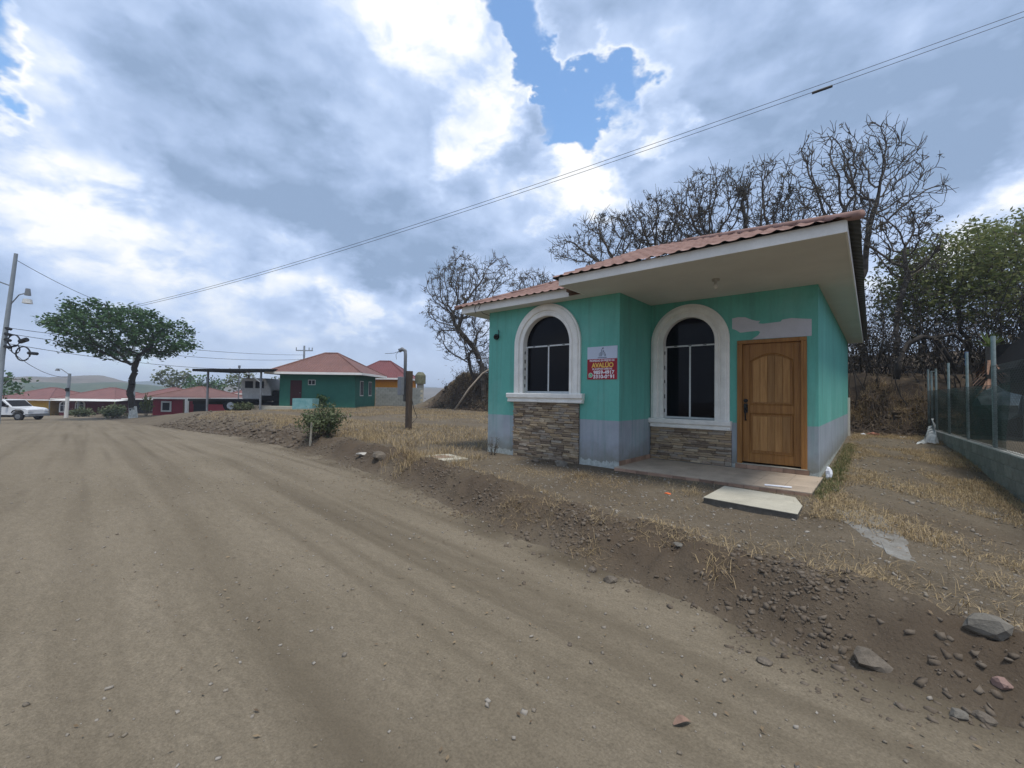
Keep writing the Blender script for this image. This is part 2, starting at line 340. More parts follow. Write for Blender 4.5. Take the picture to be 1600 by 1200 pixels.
# ------------------------------------------------------------------ terrain
EX = [-400, -60, -40, -14.5, -7.2, -2.3, .5, 2., 3.2, 4.2, 6, 10, 60]
EY = [-2, -1.8, -1.5, -1.3, -2.0, -2.65, -3.35, -3.5, -3.72, -3.85, -4.0, -4.1, -4.2]
def edge(x): return np.interp(x, EX, EY)+.10*vn(x, x*0, .9, 5)+.05*vn(x, x*0, 3.1, 8)
def bank_line(x): return np.interp(x, [-60, -22, -12, -3, 60], [14.5, 14.5, 13.2, 11.9, 11.6])
def zroad(x):
    s = np.maximum(0, -np.asarray(x, dtype=float)-4); s = np.where(s < 6, s*s/12, s-3)
    return -.38-.0275*s
def zbase(x, y):
    x = np.asarray(x, dtype=float); y = np.asarray(y, dtype=float)
    v = y-edge(x); zr = zroad(x)
    s = np.maximum(0, -x-4)
    lot = -.09-.05*np.clip(-y-.3, 0, 5)+.010*np.clip(-x-20, 0, 10)+.02*np.clip(y-3, 0, 9)
    lot = lot-.30*sst(2.9, 5.2, x)*sst(9.5, 2.5, y)*sst(-6, 0, y)
    lot = lot+(zr+.15-lot)*sst(-22, -50, x)
    w = .55+.10*np.minimum(s, 25)
    k = sst(-.05, 1, v/w)
    z = zr+(lot-zr)*k
    # spoil ridge along the road edge
    z = z+.13*np.exp(-((v-.55)/.34)**2)*sst(-20, -9, x)*(1+.9*vn(x, y, .8, 2))
    # cut bank and hill behind
    b = bank_line(x); hx = sst(-27.5, -20.5, x)
    rag = .6*vn(x, y*.3, .55, 11)+.35*vn(x, y, 1.6, 12)+.22*vn(x, y, 4.1, 13)
    H = (2.05+.7*vn(x, x*0, .16, 4)+.9*sst(-8, -16, x))
    yb = y-b-rag
    z = z+hx*(H*sst(-.2, 1.7, yb)+.10*np.clip(yb-1, 0, 40)+.5*sst(0, 3, yb)*fbm(x, y, .35, 3, 20))
    # yard behind the block wall is filled up
    fx = 5.32-.0588*(y-2)
    z = z+(np.where(x > fx+.12, .22, z)-z)*sst(.08, .2, x-fx)*sst(12, 11, y)*sst(-2.2, -1.6, y)
    return z
def zterr(x, y, fine=True):
    x = np.asarray(x, dtype=float); y = np.asarray(y, dtype=float)
    z = zbase(x, y); v = y-edge(x)
    lump = np.exp(-((v-.55)/.55)**2)*sst(-34, -10, x)
    far = sst(-30, -12, x)
    off = sst(.0, .5, v)
    # keep soil low against the house and porch
    nearhouse = sst(.1, 1., np.maximum(np.maximum(-3.4-x, x-2.9), np.maximum(-.4-y, y-11)))
    z = z+fbm(x, y, .5, 3, 1)*.05*(.25+.75*off)*(.3+.7*nearhouse)
    if fine:
        z = z+(fbm(x, y, 3.0, 4, 30)*.12+np.abs(vn(x, y, 7, 33))*.11+np.abs(vn(x, y, 12, 35))*.08)*lump
        z = z+fbm(x, y, 5, 3, 40)*.022*off*far*(.3+.7*nearhouse)
        # wheel ruts and washboard on the road
        tv = y+.07*x+3.45
        rut = sum(np.exp(-((tv+c+.10*vn(x, x*0, .10, 60+i))/.15)**2) for i, c in enumerate((.9, 2.3, 3.2, 4.6)))
        z = z-.016*rut*sst(.1, -.4, v)+(fbm(x*.35, y, 3.2, 3, 50)*.010+fbm(x*.05, tv, 5., 2, 55)*.018+np.abs(vn(x*.8, y, 9, 57))*.006)*sst(.2, -.3, v)*far
    return z
def zpt(x, y): return float(zterr(np.array([x]), np.array([y]))[0])
def axis(*segs):
    o = [segs[0][0]]
    for a_, b, st in segs:
        n_ = max(1, int(round((b-a_)/st))); o += list(a_+(b-a_)*(i+1)/n_ for i in range(n_))
    return np.array(o)
GX = axis((-1500, -400, 110), (-400, -100, 20), (-100, -50, 4), (-50, -26, .5), (-26, -9, .14), (-9, -3, .07), (-3, 5.6, .045), (5.6, 10, .2), (10, 30, 1), (30, 120, 10), (120, 900, 78))
def sheet(name, vs, m, tonefn):
    X, V = np.meshgrid(GX, vs, indexing='ij'); Y = V+edge(X); Z = zterr(X, Y)
    nx, nv = X.shape; idx = np.arange(nx*nv).reshape(nx, nv)
    f = np.stack([idx[:-1, :-1], idx[1:, :-1], idx[1:, 1:], idx[:-1, 1:]], -1).reshape(-1, 4)
    o = npmesh(name, np.stack([X, Y, Z], -1).reshape(-1, 3), f, m, smooth=True, tone=tonefn(X, Y, V).ravel())
    return prop(o, kind='structure')
def road_tone(X, Y, V):
    t = sst(-.5, .05, V)*.8*np.clip(.5+1.6*fbm(X, Y, 1.6, 3, 70), 0, 1)
    # darker wheel bands
    T = Y+.07*X+3.45
    band = sum(np.exp(-((T+c+.10*vn(X, X*0, .10, 60+i))/.13)**2) for i, c in enumerate((.9, 2.3, 3.2, 4.6)))
    t = t+.26*band*np.clip(.55+1.3*fbm(X*.25, Y*1.5, 1.3, 4, 80), 0, 1)
    t = t+.32*np.clip(fbm(X*.05, T, 2.4, 3, 85)*1.6+.1, 0, 1)+.42*np.clip(fbm(X*.025, T, 7, 2, 87)*1.8, 0, 1)
    return np.clip(t, 0, 1)*sst(-70, -20, X)
def lot_tone(X, Y, V):
    t = np.exp(-((V-.45)/.6)**2)*sst(-34, -18, X)*np.clip(.95+.9*fbm(X, Y, 1.5, 3, 71), 0, 1)
    yb = Y-bank_line(X); t = np.maximum(t, sst(-1.2, .2, yb)*sst(-26, -21, X)*.95)
    t = np.maximum(t, .55*np.clip(fbm(X, Y, .7, 4, 90)*1.6, 0, 1))
    return np.clip(t, 0, 1)
sheet('road', -axis((0, 4.5, .045), (4.5, 9, .12), (9, 16, .6), (16, 60, 8), (60, 900, 105))[::-1], ROADM, road_tone)
GROUND = sheet('ground', axis((0, 4.2, .045), (4.2, 13, .16), (13, 18.5, .11), (18.5, 40, 1.0), (40, 120, 10), (120, 1500, 115)), LOTM, lot_tone)

BANKM = soil('shaded_bank_soil', (.082, .061, .043), (.14, .108, .077), (.058, .043, .031), bump=1.)  # bank topsoil, its colour lowered to carry the shade of the trees
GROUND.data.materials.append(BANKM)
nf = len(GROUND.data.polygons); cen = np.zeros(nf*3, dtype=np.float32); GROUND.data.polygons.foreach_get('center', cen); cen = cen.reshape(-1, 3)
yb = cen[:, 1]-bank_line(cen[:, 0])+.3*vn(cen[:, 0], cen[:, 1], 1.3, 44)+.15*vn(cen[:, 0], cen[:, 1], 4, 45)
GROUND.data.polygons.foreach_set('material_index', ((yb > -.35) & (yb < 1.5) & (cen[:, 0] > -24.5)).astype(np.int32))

# ------------------------------------------------------------------ the green house
HZ = 3.02
house = thing('green_house', 'small turquoise green house with arched white windows and a wooden door', 'house', (0, 0, -.1))
def wall_with_holes(name, outer, holes, y0, y1, m, parent):
    """Wall in the XZ plane between y0 (front) and y1, with holes (lists of x,z)."""
    bm = bmesh.new()
    for loop in [outer]+holes:
        vs = [bm.verts.new((x, 0, z)) for x, z in loop]
        for i in range(len(vs)): bm.edges.new((vs[i], vs[(i+1) % len(vs)]))
    bmesh.ops.triangle_fill(bm, use_beauty=True, use_dissolve=False, edges=list(bm.edges))
    for v in bm.verts: v.co.y = y0
    r = bmesh.ops.extrude_face_region(bm, geom=list(bm.faces))
    for g in r['geom']:
        if isinstance(g, bmesh.types.BMVert): g.co.y = y1
    bmesh.ops.recalc_face_normals(bm, faces=bm.faces)
    me = bpy.data.meshes.new(name); bm.to_mesh(me); bm.free(); me.materials.append(m)
    rl = rootloc(parent).location; me.transform(Matrix.Translation(-rl))
    o = bpy.data.objects.new(name, me); COL.objects.link(o); o.parent = parent
    return o
def arch(cx, r, zs, z0, n=28):
    return [(cx-r, z0), (cx+r, z0)]+[(cx+r*math.cos(math.pi*i/n), zs+r*math.sin(math.pi*i/n)) for i in range(n+1)]
D1 = 1.376
wall_with_holes('wall', [(-3.18, -.4), (0, -.4), (0, HZ), (-3.18, HZ)], [arch(-1.59, .58, 2.21, 1.2)], 0, .15, GREEN, house)
DOOR = (1.64, 2.525, .075, 2.13)   # leaf opening
wall_with_holes('wall', [(.002, -.4), (DOOR[0]-.04, -.4), (DOOR[0]-.04, DOOR[3]+.03), (DOOR[1]+.04, DOOR[3]+.03), (DOOR[1]+.04, -.4), (2.741, -.4), (2.741, HZ), (.002, HZ)],
                [arch(.737, .4825, 2.23, .76)], D1, D1+.15, GREEN, house)
MB().box(-.15, 0, .152, 1.6, -.4, HZ-.002)\
    .build('wall', GREEN, house)
MB().box(2.591, 2.741, D1+.152, 10.4, -.4, HZ-.002).build('wall', GREEN, house)
MB().box(-3.18, -3.03, .152, 10.4, -.4, HZ-.002).build('wall', GREEN, house)
MB().box(-3.028, 2.589, 10.25, 10.4, -.4, HZ-.002).build('wall', GREEN, house)
MB().box(2.60, 2.79, 10.2, 10.45, -.4, 1.25).build('pilaster', CREAM, house)

def sweep_arch(cx, ri, zs, z0, prof, yf, n=30):
    """Moulding around an arched opening; prof is a list of (offset outwards, protrusion)."""
    path = [(cx-ri, z0, -1, 0), ]
    path = [((cx-ri, z0), (-1, 0)), ((cx-ri, zs), (-1, 0))]
    for i in range(1, n):
        t = math.pi-math.pi*i/n; path.append(((cx+ri*math.cos(t), zs+ri*math.sin(t)), (math.cos(t), math.sin(t))))
    path += [((cx+ri, zs), (1, 0)), ((cx+ri, z0), (1, 0))]
    m = MB(); k = len(prof); vs = []; fs = []
    for (p, d) in path:
        for o_, q in prof: vs.append((p[0]+d[0]*o_, yf-q, p[1]+d[1]*o_))
    for i in range(len(path)-1):
        for j in range(k-1):
            a_ = i*k+j; fs.append((a_, a_+1, a_+k+1, a_+k))
    fs.append(tuple(range(k))); fs.append(tuple((len(path)-1)*k+j for j in range(k)))
    return m.add(vs, fs)
def window(cx, ri, wt, zs, zbar, z0, sill, yf, lab):
    w = MB()
    k = wt/.23
    tr = sweep_arch(cx, ri, zs, z0, [(0, -.001), (0, .045), (.05*k, .05), (.055*k, .036), (.095*k, .034), (.10*k, .062), (.165*k, .072), (.19*k, .066), (.195*k, .045), (.23*k, .04), (.23*k, -.001)], yf).build('window_surround', TRIM, house, recalc=True)
    x0, x1, s0, s1 = sill
    h = s1-s0
    poly = [(0, s0), (-.085, s0), (-.095, s0+.012), (-.095, s0+h*.22), (-.07, s0+h*.3), (-.075, s0+h*.42), (-.115, s0+h*.52), (-.12, s0+h*.9), (-.105, s1), (0, s1)]
    n_ = len(poly)
    sm = MB().add([(x0+(.02 if z < s0+h*.35 else 0), yf+y-.001, z) for y, z in poly]+[(x1-(.02 if z < s0+h*.35 else 0), yf+y-.001, z) for y, z in poly],
                  [tuple(range(n_)), tuple(range(2*n_-1, n_-1, -1))]+[(i, i+n_, (i+1) % n_+n_, (i+1) % n_) for i in range(n_)])
    sm.build('window_sill', TRIM, house)
    # reveal lining
    rv = sweep_arch(cx, ri-.012, zs, z0, [(0, -.148), (0, .04), (.011, .04), (.011, -.148)], yf)
    wd = rv.build('window', TRIM, house)
    yp = yf+.085; r = ri-.013; zb = z0+.005
    n_ = 24
    MB().prism_xz([(cx+r*math.cos(math.pi*i/n_), zs+r*math.sin(math.pi*i/n_)) for i in range(n_+1)]+([(cx-r, zbar+.012), (cx+r, zbar+.012)] if zbar < zs-.02 else []), yp, yp+.006).build('pane', GLASS, wd)
    MB().box(cx-r+.02, cx-.012, yp+.012, yp+.018, zb+.04, zbar-.012).build('pane', GLASS, wd)
    MB().box(cx+.012, cx+r-.02, yp+.002, yp+.008, zb+.04, zbar-.012).build('pane', GLASS, wd)
    MB().box(cx-r, cx+r, yp-.016, yp+.024, zbar-.013, zbar+.013).build('frame', WFRAME, wd)
    f2 = MB().box(cx-.014, cx+.014, yp-.01, yp+.024, zb+.036, zbar-.015).box(cx-r, cx+r, yp-.012, yp+.026, zb, zb+.034)
    f2.box(cx-r, cx-r+.022, yp-.012, yp+.026, zb+.036, zbar-.015).box(cx+r-.022, cx+r, yp-.012, yp+.026, zb+.036, zbar-.015).build('frame', WFRAME, wd)
    # dark scars where burglar bars were cut off
    for zz in np.linspace(zb+.15, zbar-.12, 5):
        MB().box(cx-r+.0015, cx-r+.012, yf+.012, yf+.03, zz-.03+random.uniform(-.02, .02), zz+.03).build('bar_scar', BLACK, wd)
    for xx in np.linspace(cx-r+.2, cx+r-.2, 3):
        MB().box(xx-.03, xx+.03, yp-.0185, yp-.0165, zbar-.006, zbar+.008).build('bar_scar', BLACK, wd)
window(-1.59, .58, .23, 2.21, 2.185, 1.225, (-2.55, -.69, 1.04, 1.225), 0, 1)
window(.737, .4825, .235, 2.23, 2.17, .77, (.004, 1.495, .60, .77), D1, 2)

# stacked ledge stone under the windows
def stone_mesh(i):
    r = random.Random(i); bm = bmesh.new(); bmesh.ops.create_cube(bm, size=1)
    bmesh.ops.bevel(bm, geom=list(bm.edges), offset=.12, segments=1, affect='EDGES')
    for v in bm.verts:
        v.co.x += r.uniform(-.03, .03); v.co.z += r.uniform(-.07, .07)
        if v.co.y < 0: v.co.y += r.uniform(-.25, .25)
    me = bpy.data.meshes.new('stone'); bm.to_mesh(me); bm.free(); me.materials.append(STONE); return me
SM = [stone_mesh(i) for i in range(9)]
def stone_panel(x0, x1, z0, z1, yf):
    p = MB().box(x0, x1, yf-.012, yf-.001, z0, z1).build('stone_panel', MORTAR, house)
    rl = rootloc(p).location; rows = int(round((z1-z0)/.042)); h = (z1-z0)/rows
    for i in range(rows):
        x = x0-(random.uniform(0, .15)); z = z0+(i+.5)*h
        while x < x1-.02:
            ln = random.uniform(.13, .30); a_ = max(x, x0); b = min(x+ln, x1)
            if x1-b < .05: b = x1
            if b-a_ > .03:
                d = random.uniform(.016, .045)
                inst(random.choice(SM), 'stone', p, Vector(((a_+b)/2, yf-.012-d/2, z+random.uniform(-.004, .004)))-rl, (0, random.uniform(-.015, .015), 0), ((b-a_)*.985, d, h*random.uniform(.84, .99)))
            x = b if b < x1 else x1
stone_panel(-2.41, -.80, -.16, 1.035, 0)
stone_panel(.012, 1.485, -.03, .598, D1)

# door
dr = MB()
fx0, fx1, ft = 1.573, 2.592, 2.194
yd = D1+.055
leafb = MB().box(DOOR[0]+.003, DOOR[1]-.003, yd, yd+.045, DOOR[2]+.004, DOOR[3]-.003).build('door', WOOD, house, bevel=.002)
MB().box(fx0, DOOR[0], D1-.022, D1+.12, .045, ft-.066).box(DOOR[1], fx1, D1-.022, D1+.12, .045, ft-.066).box(fx0, fx1, D1-.022, D1+.12, ft-.064, ft).build('door_frame', WOOD, house, bevel=.004)
MB().box(fx0+.045, DOOR[0]+.014, D1-.03, D1-.0225, .046, ft-.05).box(DOOR[1]-.014, fx1-.045, D1-.03, D1-.0225, .046, ft-.05).build('door_moulding', WOOD, house, bevel=.003)
lx0, lx1 = DOOR[0]+.003, DOOR[1]-.003
st = .115
def rail(poly): return MB().prism_xz(poly, yd-.014, yd-.001)
rail([(lx0, .08), (lx0+st, .08), (lx0+st, 2.125), (lx0, 2.125)]).build('stile', WOOD, leafb, bevel=.003)
rail([(lx1-st, .08), (lx1, .08), (lx1, 2.125), (lx1-st, 2.125)]).build('stile', WOOD, leafb, bevel=.003)
xa, xb = lx0+st+.001, lx1-st-.001; xm = (xa+xb)/2
rail([(xa, .08), (xb, .08), (xb, .235), (xa, .235)]).build('rail', WOOD, leafb, bevel=.003)
rail([(xa, .93), (xb, .93), (xb, 1.07), (xa, 1.07)]).build('rail', WOOD, leafb, bevel=.003)
top = [(xa, 1.83)]+[(xa+(xb-xa)*i/16, 1.83+.13*math.sin(math.pi*i/16)) for i in range(1, 16)]+[(xb, 1.83), (xb, 2.125), (xa, 2.125)]
rail(top).build('rail', WOOD, leafb)
def mould(pts):
    m = MB(); m.tube([(x, yd-.012, z) for x, z in pts], .011, 6); return m.build('panel_moulding', WOOD, leafb)
mould([(xa+.012, 1.08), (xb-.012, 1.08), (xb-.012, 1.82)]+[(xb-.012-(xb-xa-.024)*i/16, 1.82+.125*math.sin(math.pi*i/16)) for i in range(1, 17)]+[(xa+.012, 1.08)])
mould([(xa+.012, .245), (xb-.012, .245), (xb-.012, .92), (xa+.012, .92), (xa+.012, .245)])
npk = 5; pw = (xb-xa-.1)/npk
for i in range(npk):
    a_, b = xa+.05+pw*i+.002, xa+.05+pw*(i+1)-.002
    za = 1.80+.12*math.sin(math.pi*(a_-xa)/(xb-xa)); zb_ = 1.80+.12*math.sin(math.pi*(b-xa)/(xb-xa))
    MB().prism_xz([(a_, 1.115), (b, 1.115), (b, zb_), (a_, za)], yd-.012, yd-.001).build('plank', WOODP, leafb, bevel=.002)
    MB().prism_xz([(a_, .29), (b, .29), (b, .875), (a_, .875)], yd-.012, yd-.001).build('plank', WOODP, leafb, bevel=.002)
hx_ = lx0+.058
MB().tube([(hx_, yd-.015, 1.14), (hx_, yd-.035, 1.14)], .034, 14).tube([(hx_, yd-.036, 1.14), (hx_, yd-.06, 1.14)], .016, 10).build('deadbolt', BLACK, leafb)
MB().box(hx_-.03, hx_+.03, yd-.024, yd-.015, .93, 1.09).tube([(hx_, yd-.02, 1.045), (hx_, yd-.075, 1.045), (hx_+.0, yd-.08, 1.045)], .024, 10).build('lock_plate', BLACK, leafb)
MB().tube([(hx_, yd-.02, .99), (hx_, yd-.06, .98), (hx_, yd-.065, .9), (hx_, yd-.05, .82), (hx_, yd-.015, .80)], [.012, .013, .013, .012, .014], 8).build('handle', BLACK, leafb)
# tiled step under the door
stp = MB().box(1.55, 2.62, D1-.035, D1+.12, -.035, .042).build('door_step', MORTAR, house)
for i in range(6):
    a_ = 1.552+i*.178
    MB().box(a_, a_+.173, D1-.047, D1-.036, -.03, .038+(.0 if i % 2 else .003)).build('tile', TILE, stp)
MB().box(fx0, fx1, D1-.05, D1+.05, .0425, .0525).build('threshold', CONC, stp)

# porch
px0, px1, py0 = .004, 2.80, -.17
porch = MB().box(px0, px1, py0+.012, D1-.001, -.5, -.046).build('porch', CONCD, house)
nx_, ny_ = 8, 4
for i in range(nx_):
    for j in range(ny_):
        a_ = px0+(px1-px0)*i/nx_; b = px0+(px1-px0)*(i+1)/nx_; c = py0+(D1-.05-py0)*j/ny_; d = py0+(D1-.05-py0)*(j+1)/ny_
        MB().box(a_+.002, b-.002, c+.002, d-.002, -.0455, -.034+random.uniform(0, .0015)).build('floor_tile', PORCHF, porch)
for i in range(14):
    a_ = px0+.2*i
    MB().box(a_+.002, a_+.197, py0, py0+.011, -.13, -.047).build('edge_tile', TILE, porch)
for i in range(6):
    a_ = .02+i*.226
    MB().box(.001, .012, a_, a_+.22, -.033, .045).build('skirting_tile', TILE, porch)

# eaves: soffits and fascias
FB = .13
sof = MB()
sof.prism([(-.56, -1.04), (3.19, -1.04), (3.10, 10.8), (-.56, 10.8)], HZ+.0, HZ+.02)
sof.prism([(-3.74, -.30), (-.562, -.30), (-.562, 10.8), (-3.74, 10.8)], HZ+.0, HZ+.02)
sof.build('soffit', SOFFIT, house)
MB().box(-.58, 3.21, -1.06, -1.041, HZ-.006, HZ+FB).build('fascia', FASCIA, house)
MB().add([(3.191, -1.04, HZ-.006), (3.21, -1.04, HZ-.006), (3.12, 10.8, HZ-.006), (3.101, 10.8, HZ-.006), (3.191, -1.04, HZ+FB), (3.21, -1.04, HZ+FB), (3.12, 10.8, HZ+FB), (3.101, 10.8, HZ+FB)],
         [(0, 3, 2, 1), (4, 5, 6, 7), (0, 1, 5, 4), (1, 2, 6, 5), (2, 3, 7, 6), (3, 0, 4, 7)]).build('fascia', FASCIA, house)
MB().box(-3.76, -.86, -.32, -.301, HZ-.006, HZ+FB+.02).build('fascia', FASCIA, house)
MB().box(-3.76, -3.741, -.30, 10.8, HZ-.006, HZ+FB).build('fascia', FASCIA, house)
MB().box(-.58, -.561, -1.04, -.26, HZ-.006, HZ+FB).build('fascia', FASCIA, house)
MB().box(-.84, -.60, -.36, -.325, HZ+.002, HZ+.09).box(-.80, -.68, -.50, -.37, HZ+.03, HZ+.12).build('broken_eave_end', mat('rotten_timber', (.09, .05, .03), var=.4, scale=20, rough=.95), house)

# roof sheets: wavy profile with stepped rows, one object for each sheet
PT = math.tan(R_(22.3))
def roof_plane(name, ox, oy, dx, dy, width, clip0, clip1, length, z0, parent, period=.19, amp=.011, sheet_w=.95):
    """Slope plane: eave runs from (ox,oy) along unit (dx,dy); rises along its left normal. clip0/1: 45 degree hip at the ends."""
    nxv, nyv = -dy, dx; u = 0.
    while u < width-1e-3:
        u1 = min(u+sheet_w, width); us = np.arange(u, u1+.012, .02); us = np.clip(us, u, u1); rows = []
        vs_ = []
        st_ = .36
        nrow = int(length/st_)+1
        for r in range(nrow+1):
            vs_ += [(r*st_, 0.0), (min((r+1)*st_, length)-.004, -.022)] if r*st_ < length-.02 else []
        U, K = np.meshgrid(us, np.arange(len(vs_)), indexing='ij')
        V = np.array([q[0] for q in vs_])[K]; DZ = np.array([q[1] for q in vs_])[K]
        if clip0: V = np.minimum(V, U*1.0+.0)
        if clip1: V = np.minimum(V, (width-U)*1.0)
        ph = U/period
        wave = amp*np.cos(2*math.pi*ph)+amp*.35*np.cos(4*math.pi*ph)
        Z = z0+V*PT+wave+DZ+.012
        X = ox+dx*U+nxv*V; Y = oy+dy*U+nyv*V
        n0, n1 = U.shape; idx = np.arange(n0*n1).reshape(n0, n1)
        f = np.stack([idx[:-1, :-1], idx[1:, :-1], idx[1:, 1:], idx[:-1, 1:]], -1).reshape(-1, 4)
        rl = rootloc(parent).location
        npmesh(name, np.stack([X, Y, Z], -1).reshape(-1, 3), f, ROOFT, parent, smooth=True, origin=rl)
        u = u1
roof = MB().prism([(-.56, -.88), (3.0, -.88), (3.0, 10.7), (-.56, 10.7)], HZ+.04, HZ+.06).prism([(-3.6, -.16), (-.6, -.16), (-.6, 10.7), (-3.6, 10.7)], HZ+.04, HZ+.06).build('roof', CONCD, house)
MB().box(-.558, 3.1, -.95, -.91, HZ+.0205, HZ+.177).build('eave_blocking', CONCD, roof); MB().box(-3.6, -.62, -.22, -.18, HZ+.0205, HZ+.186).build('eave_blocking', CONCD, roof)
ze = HZ+FB-.008
roof_plane('roof_sheet', -.67, -1.14, 1, 0, 3.99, False, True, 3.55, ze, roof)
roof_plane('roof_sheet', 3.32, -1.14, -.0075, 1, 12.1, True, True, 3.55, ze, roof, sheet_w=1.05)
roof_plane('roof_sheet', -3.87, -.42, 1, 0, 3.25, True, False, 3.4, ze+.005, roof)
roof_plane('roof_sheet', -3.87, 10.95, 0, -1, 11.37, True, True, 3.4, ze+.005, roof, sheet_w=1.05)
MB().add([(-.665, -1.12, ze-.01), (-.665, 2.4, ze-.01), (-.665, 2.4, ze+3.5*PT-.01), (-.665, -1.12, ze+.012)], [(0, 1, 2, 3)]).build('roof_side_board', CONCD, roof)
# hip ridge cap at the corner and its loose end
def hipcap(a_, d, n_):
    for i in range(n_):
        p = Vector(a_)+Vector(d)*(.45*i); q = p+Vector(d)*.5
        MB().tube([p+Vector((0, 0, -.03)), q+Vector((0, 0, -.035))], .05, 8).build('hip_cap', ROOFT, roof, smooth=True)
dv = Vector((-1, 1, PT)).normalized()
hipcap((3.33, -1.15, ze+.03), dv, 9); hipcap((-3.88, -.43, ze+.03), Vector((1, 1, PT)).normalized(), 9)

# small fittings
MB().tube([(1.56, .09, HZ-.001), (1.56, .09, HZ-.03)], .055, 14).tube([(1.56, .09, HZ-.03), (1.56, .09, HZ-.075)], .022, 10).build('lamp_holder', mat('dusty_porcelain', (.35, .33, .28), rough=.6), house)
MB().tube([(1.56, .09, HZ-.076), (1.56, .09, HZ-.10), (1.56, .09, HZ-.135), (1.56, .09, HZ-.155)], [.016, .031, .031, .012], 12).build('light_bulb', mat('bulb_glass', (.55, .52, .46), rough=.2), house)
MB().tube([(-2.94, -.001, 2.46), (-2.94, -.05, 2.46)], .062, 14).tube([(-2.94, -.052, 2.46), (-2.93, -.075, 2.45)], .04, 10).tube([(-2.88, -.03, 2.45), (-2.84, -.06, 2.49), (-2.835, -.06, 2.56), (-2.86, -.05, 2.60)], .012, 6).build('wall_lamp_socket', BLACK, house)
MB().tube([(-3.3, -.33, HZ+.13), (-3.33, -.335, HZ+.06), (-3.29, -.33, HZ-.04)], .006, 5).tube([(-3.14, -.33, HZ+.14), (-3.2, -.335, HZ+.05), (-3.2, -.2, HZ-.03), (-3.17, -.01, HZ-.06)], .006, 5).build('loose_wire', BLACK, house)
# bare patch in the paint above the door
pp = [(1.49, 2.60), (1.585, 2.615), (1.70, 2.60), (1.80, 2.545), (1.875, 2.52), (1.93, 2.515), (1.90, 2.475), (1.97, 2.46), (2.10, 2.465), (2.23, 2.47), (2.25, 2.50), (2.38, 2.515), (2.52, 2.49), (2.655, 2.47), (2.655, 2.20), (2.5, 2.2), (2.2, 2.2), (1.80, 2.205), (1.90, 2.27), (1.93, 2.32), (1.90, 2.345), (1.78, 2.345), (1.62, 2.335), (1.57, 2.375), (1.53, 2.40), (1.49, 2.415)]
MB().prism_xz(pp, D1-.0035, D1-.0005).build('bare_paint_patch', mat('old_lilac_paint', (.50, .49, .51), var=.06, rough=.8, fine=.04), house)

# ------------------------------------------------------------------ sale sign on the wall
RED = mat('sign_red', (.30, .012, .025), var=.1, rough=.45); SWH = mat('sign_white', (.50, .55, .64), var=.03, rough=.45)
INK = mat('sign_ink', (.03, .04, .07), rough=.5); YEL = mat('sign_yellow', (.78, .50, .10), var=.05, rough=.5); WTX = mat('sign_lettering', (.75, .72, .74), var=.05, rough=.5); WAG = mat('sign_green', (.10, .42, .16), rough=.5)
sg = thing('sale_sign', 'red and white property sale sign with phone numbers on the green wall', 'sign', (-.335, -.001, 1.49))
sx0, sx1, sz0, sz1, szm = -.64, -.035, 1.485, 2.085, 1.86
MB().box(sx0, sx1, -.010, -.001, sz0, sz1).build('board', SWH, sg)
MB().box(sx0+.001, sx1-.001, -.0125, -.0105, sz0+.001, szm).build('red_field', RED, sg)
def text(s, x, z, size, m, width=None, parent=sg, bold=.0):
    cu = bpy.data.curves.new('lettering', 'FONT'); cu.body = s; cu.size = size; cu.align_x = 'CENTER'; cu.offset = bold; cu.extrude = .0006
    o = bpy.data.objects.new('tmp', cu); COL.objects.link(o)
    dg = bpy.context.evaluated_depsgraph_get(); me = bpy.data.meshes.new_from_object(o.evaluated_get(dg)); bpy.data.objects.remove(o)
    xs = [v.co.x for v in me.vertices]; w = max(xs)-min(xs); k = (width/w) if width else 1; xc = (max(xs)+min(xs))/2
    rl = rootloc(parent).location
    for v in me.vertices: v.co = Vector(((v.co.x-xc)*k+x, -.0135-v.co.z, v.co.y+z))-rl
    me.materials.append(m); q = bpy.data.objects.new('lettering', me); COL.objects.link(q); q.parent = parent; return q
cxs = (sx0+sx1)/2
text('PROPIEDAD EN PRECIO DE', cxs, 1.812, .05, WTX, .5, bold=.0012)
text('AVALÚO', cxs+.01, 1.705, .118, YEL, .44, bold=.004)
text('SE ACEPTAN OFERTAS', cxs+.005, 1.662, .042, WTX, .40, bold=.0012)
text('9859-4917', cxs+.04, 1.585, .088, WTX, .42, bold=.0035)
text('3310-0691', cxs+.035, 1.508, .088, WTX, .42, bold=.0035)
wc = (sx0+.072, 1.565)
def disc(r0_, r1_, n_=24):
    m = MB()
    vs = [(wc[0]+r*math.cos(2*math.pi*i/n_), -.0135, wc[1]+r*math.sin(2*math.pi*i/n_)) for r in (r0_, r1_) for i in range(n_)]
    return m.add(vs, [(i, (i+1) % n_, (i+1) % n_+n_, i+n_) for i in range(n_)])
disc(.036, .044).add([(wc[0]-.043, -.0135, wc[1]-.043), (wc[0]-.018, -.0135, wc[1]-.036), (wc[0]-.036, -.0135, wc[1]-.014)], [(0, 1, 2)]).build('emblem_ring', WTX, sg)
disc(.0005, .0355).build('emblem_disc', WAG, sg)
MB().tube([(wc[0]-.016, -.0145, wc[1]+.016), (wc[0]-.012, -.0145, wc[1]-.002), (wc[0]+.002, -.0145, wc[1]-.014), (wc[0]+.017, -.0145, wc[1]-.016)], [.007, .004, .004, .007], 6).build('emblem_handset', WTX, sg)
lg = MB(); lx = cxs+.005; lz = 1.905
def ln(pts, w=.0035): lg.tube([(lx+x, -.0115, lz+z) for x, z in pts], w, 4)
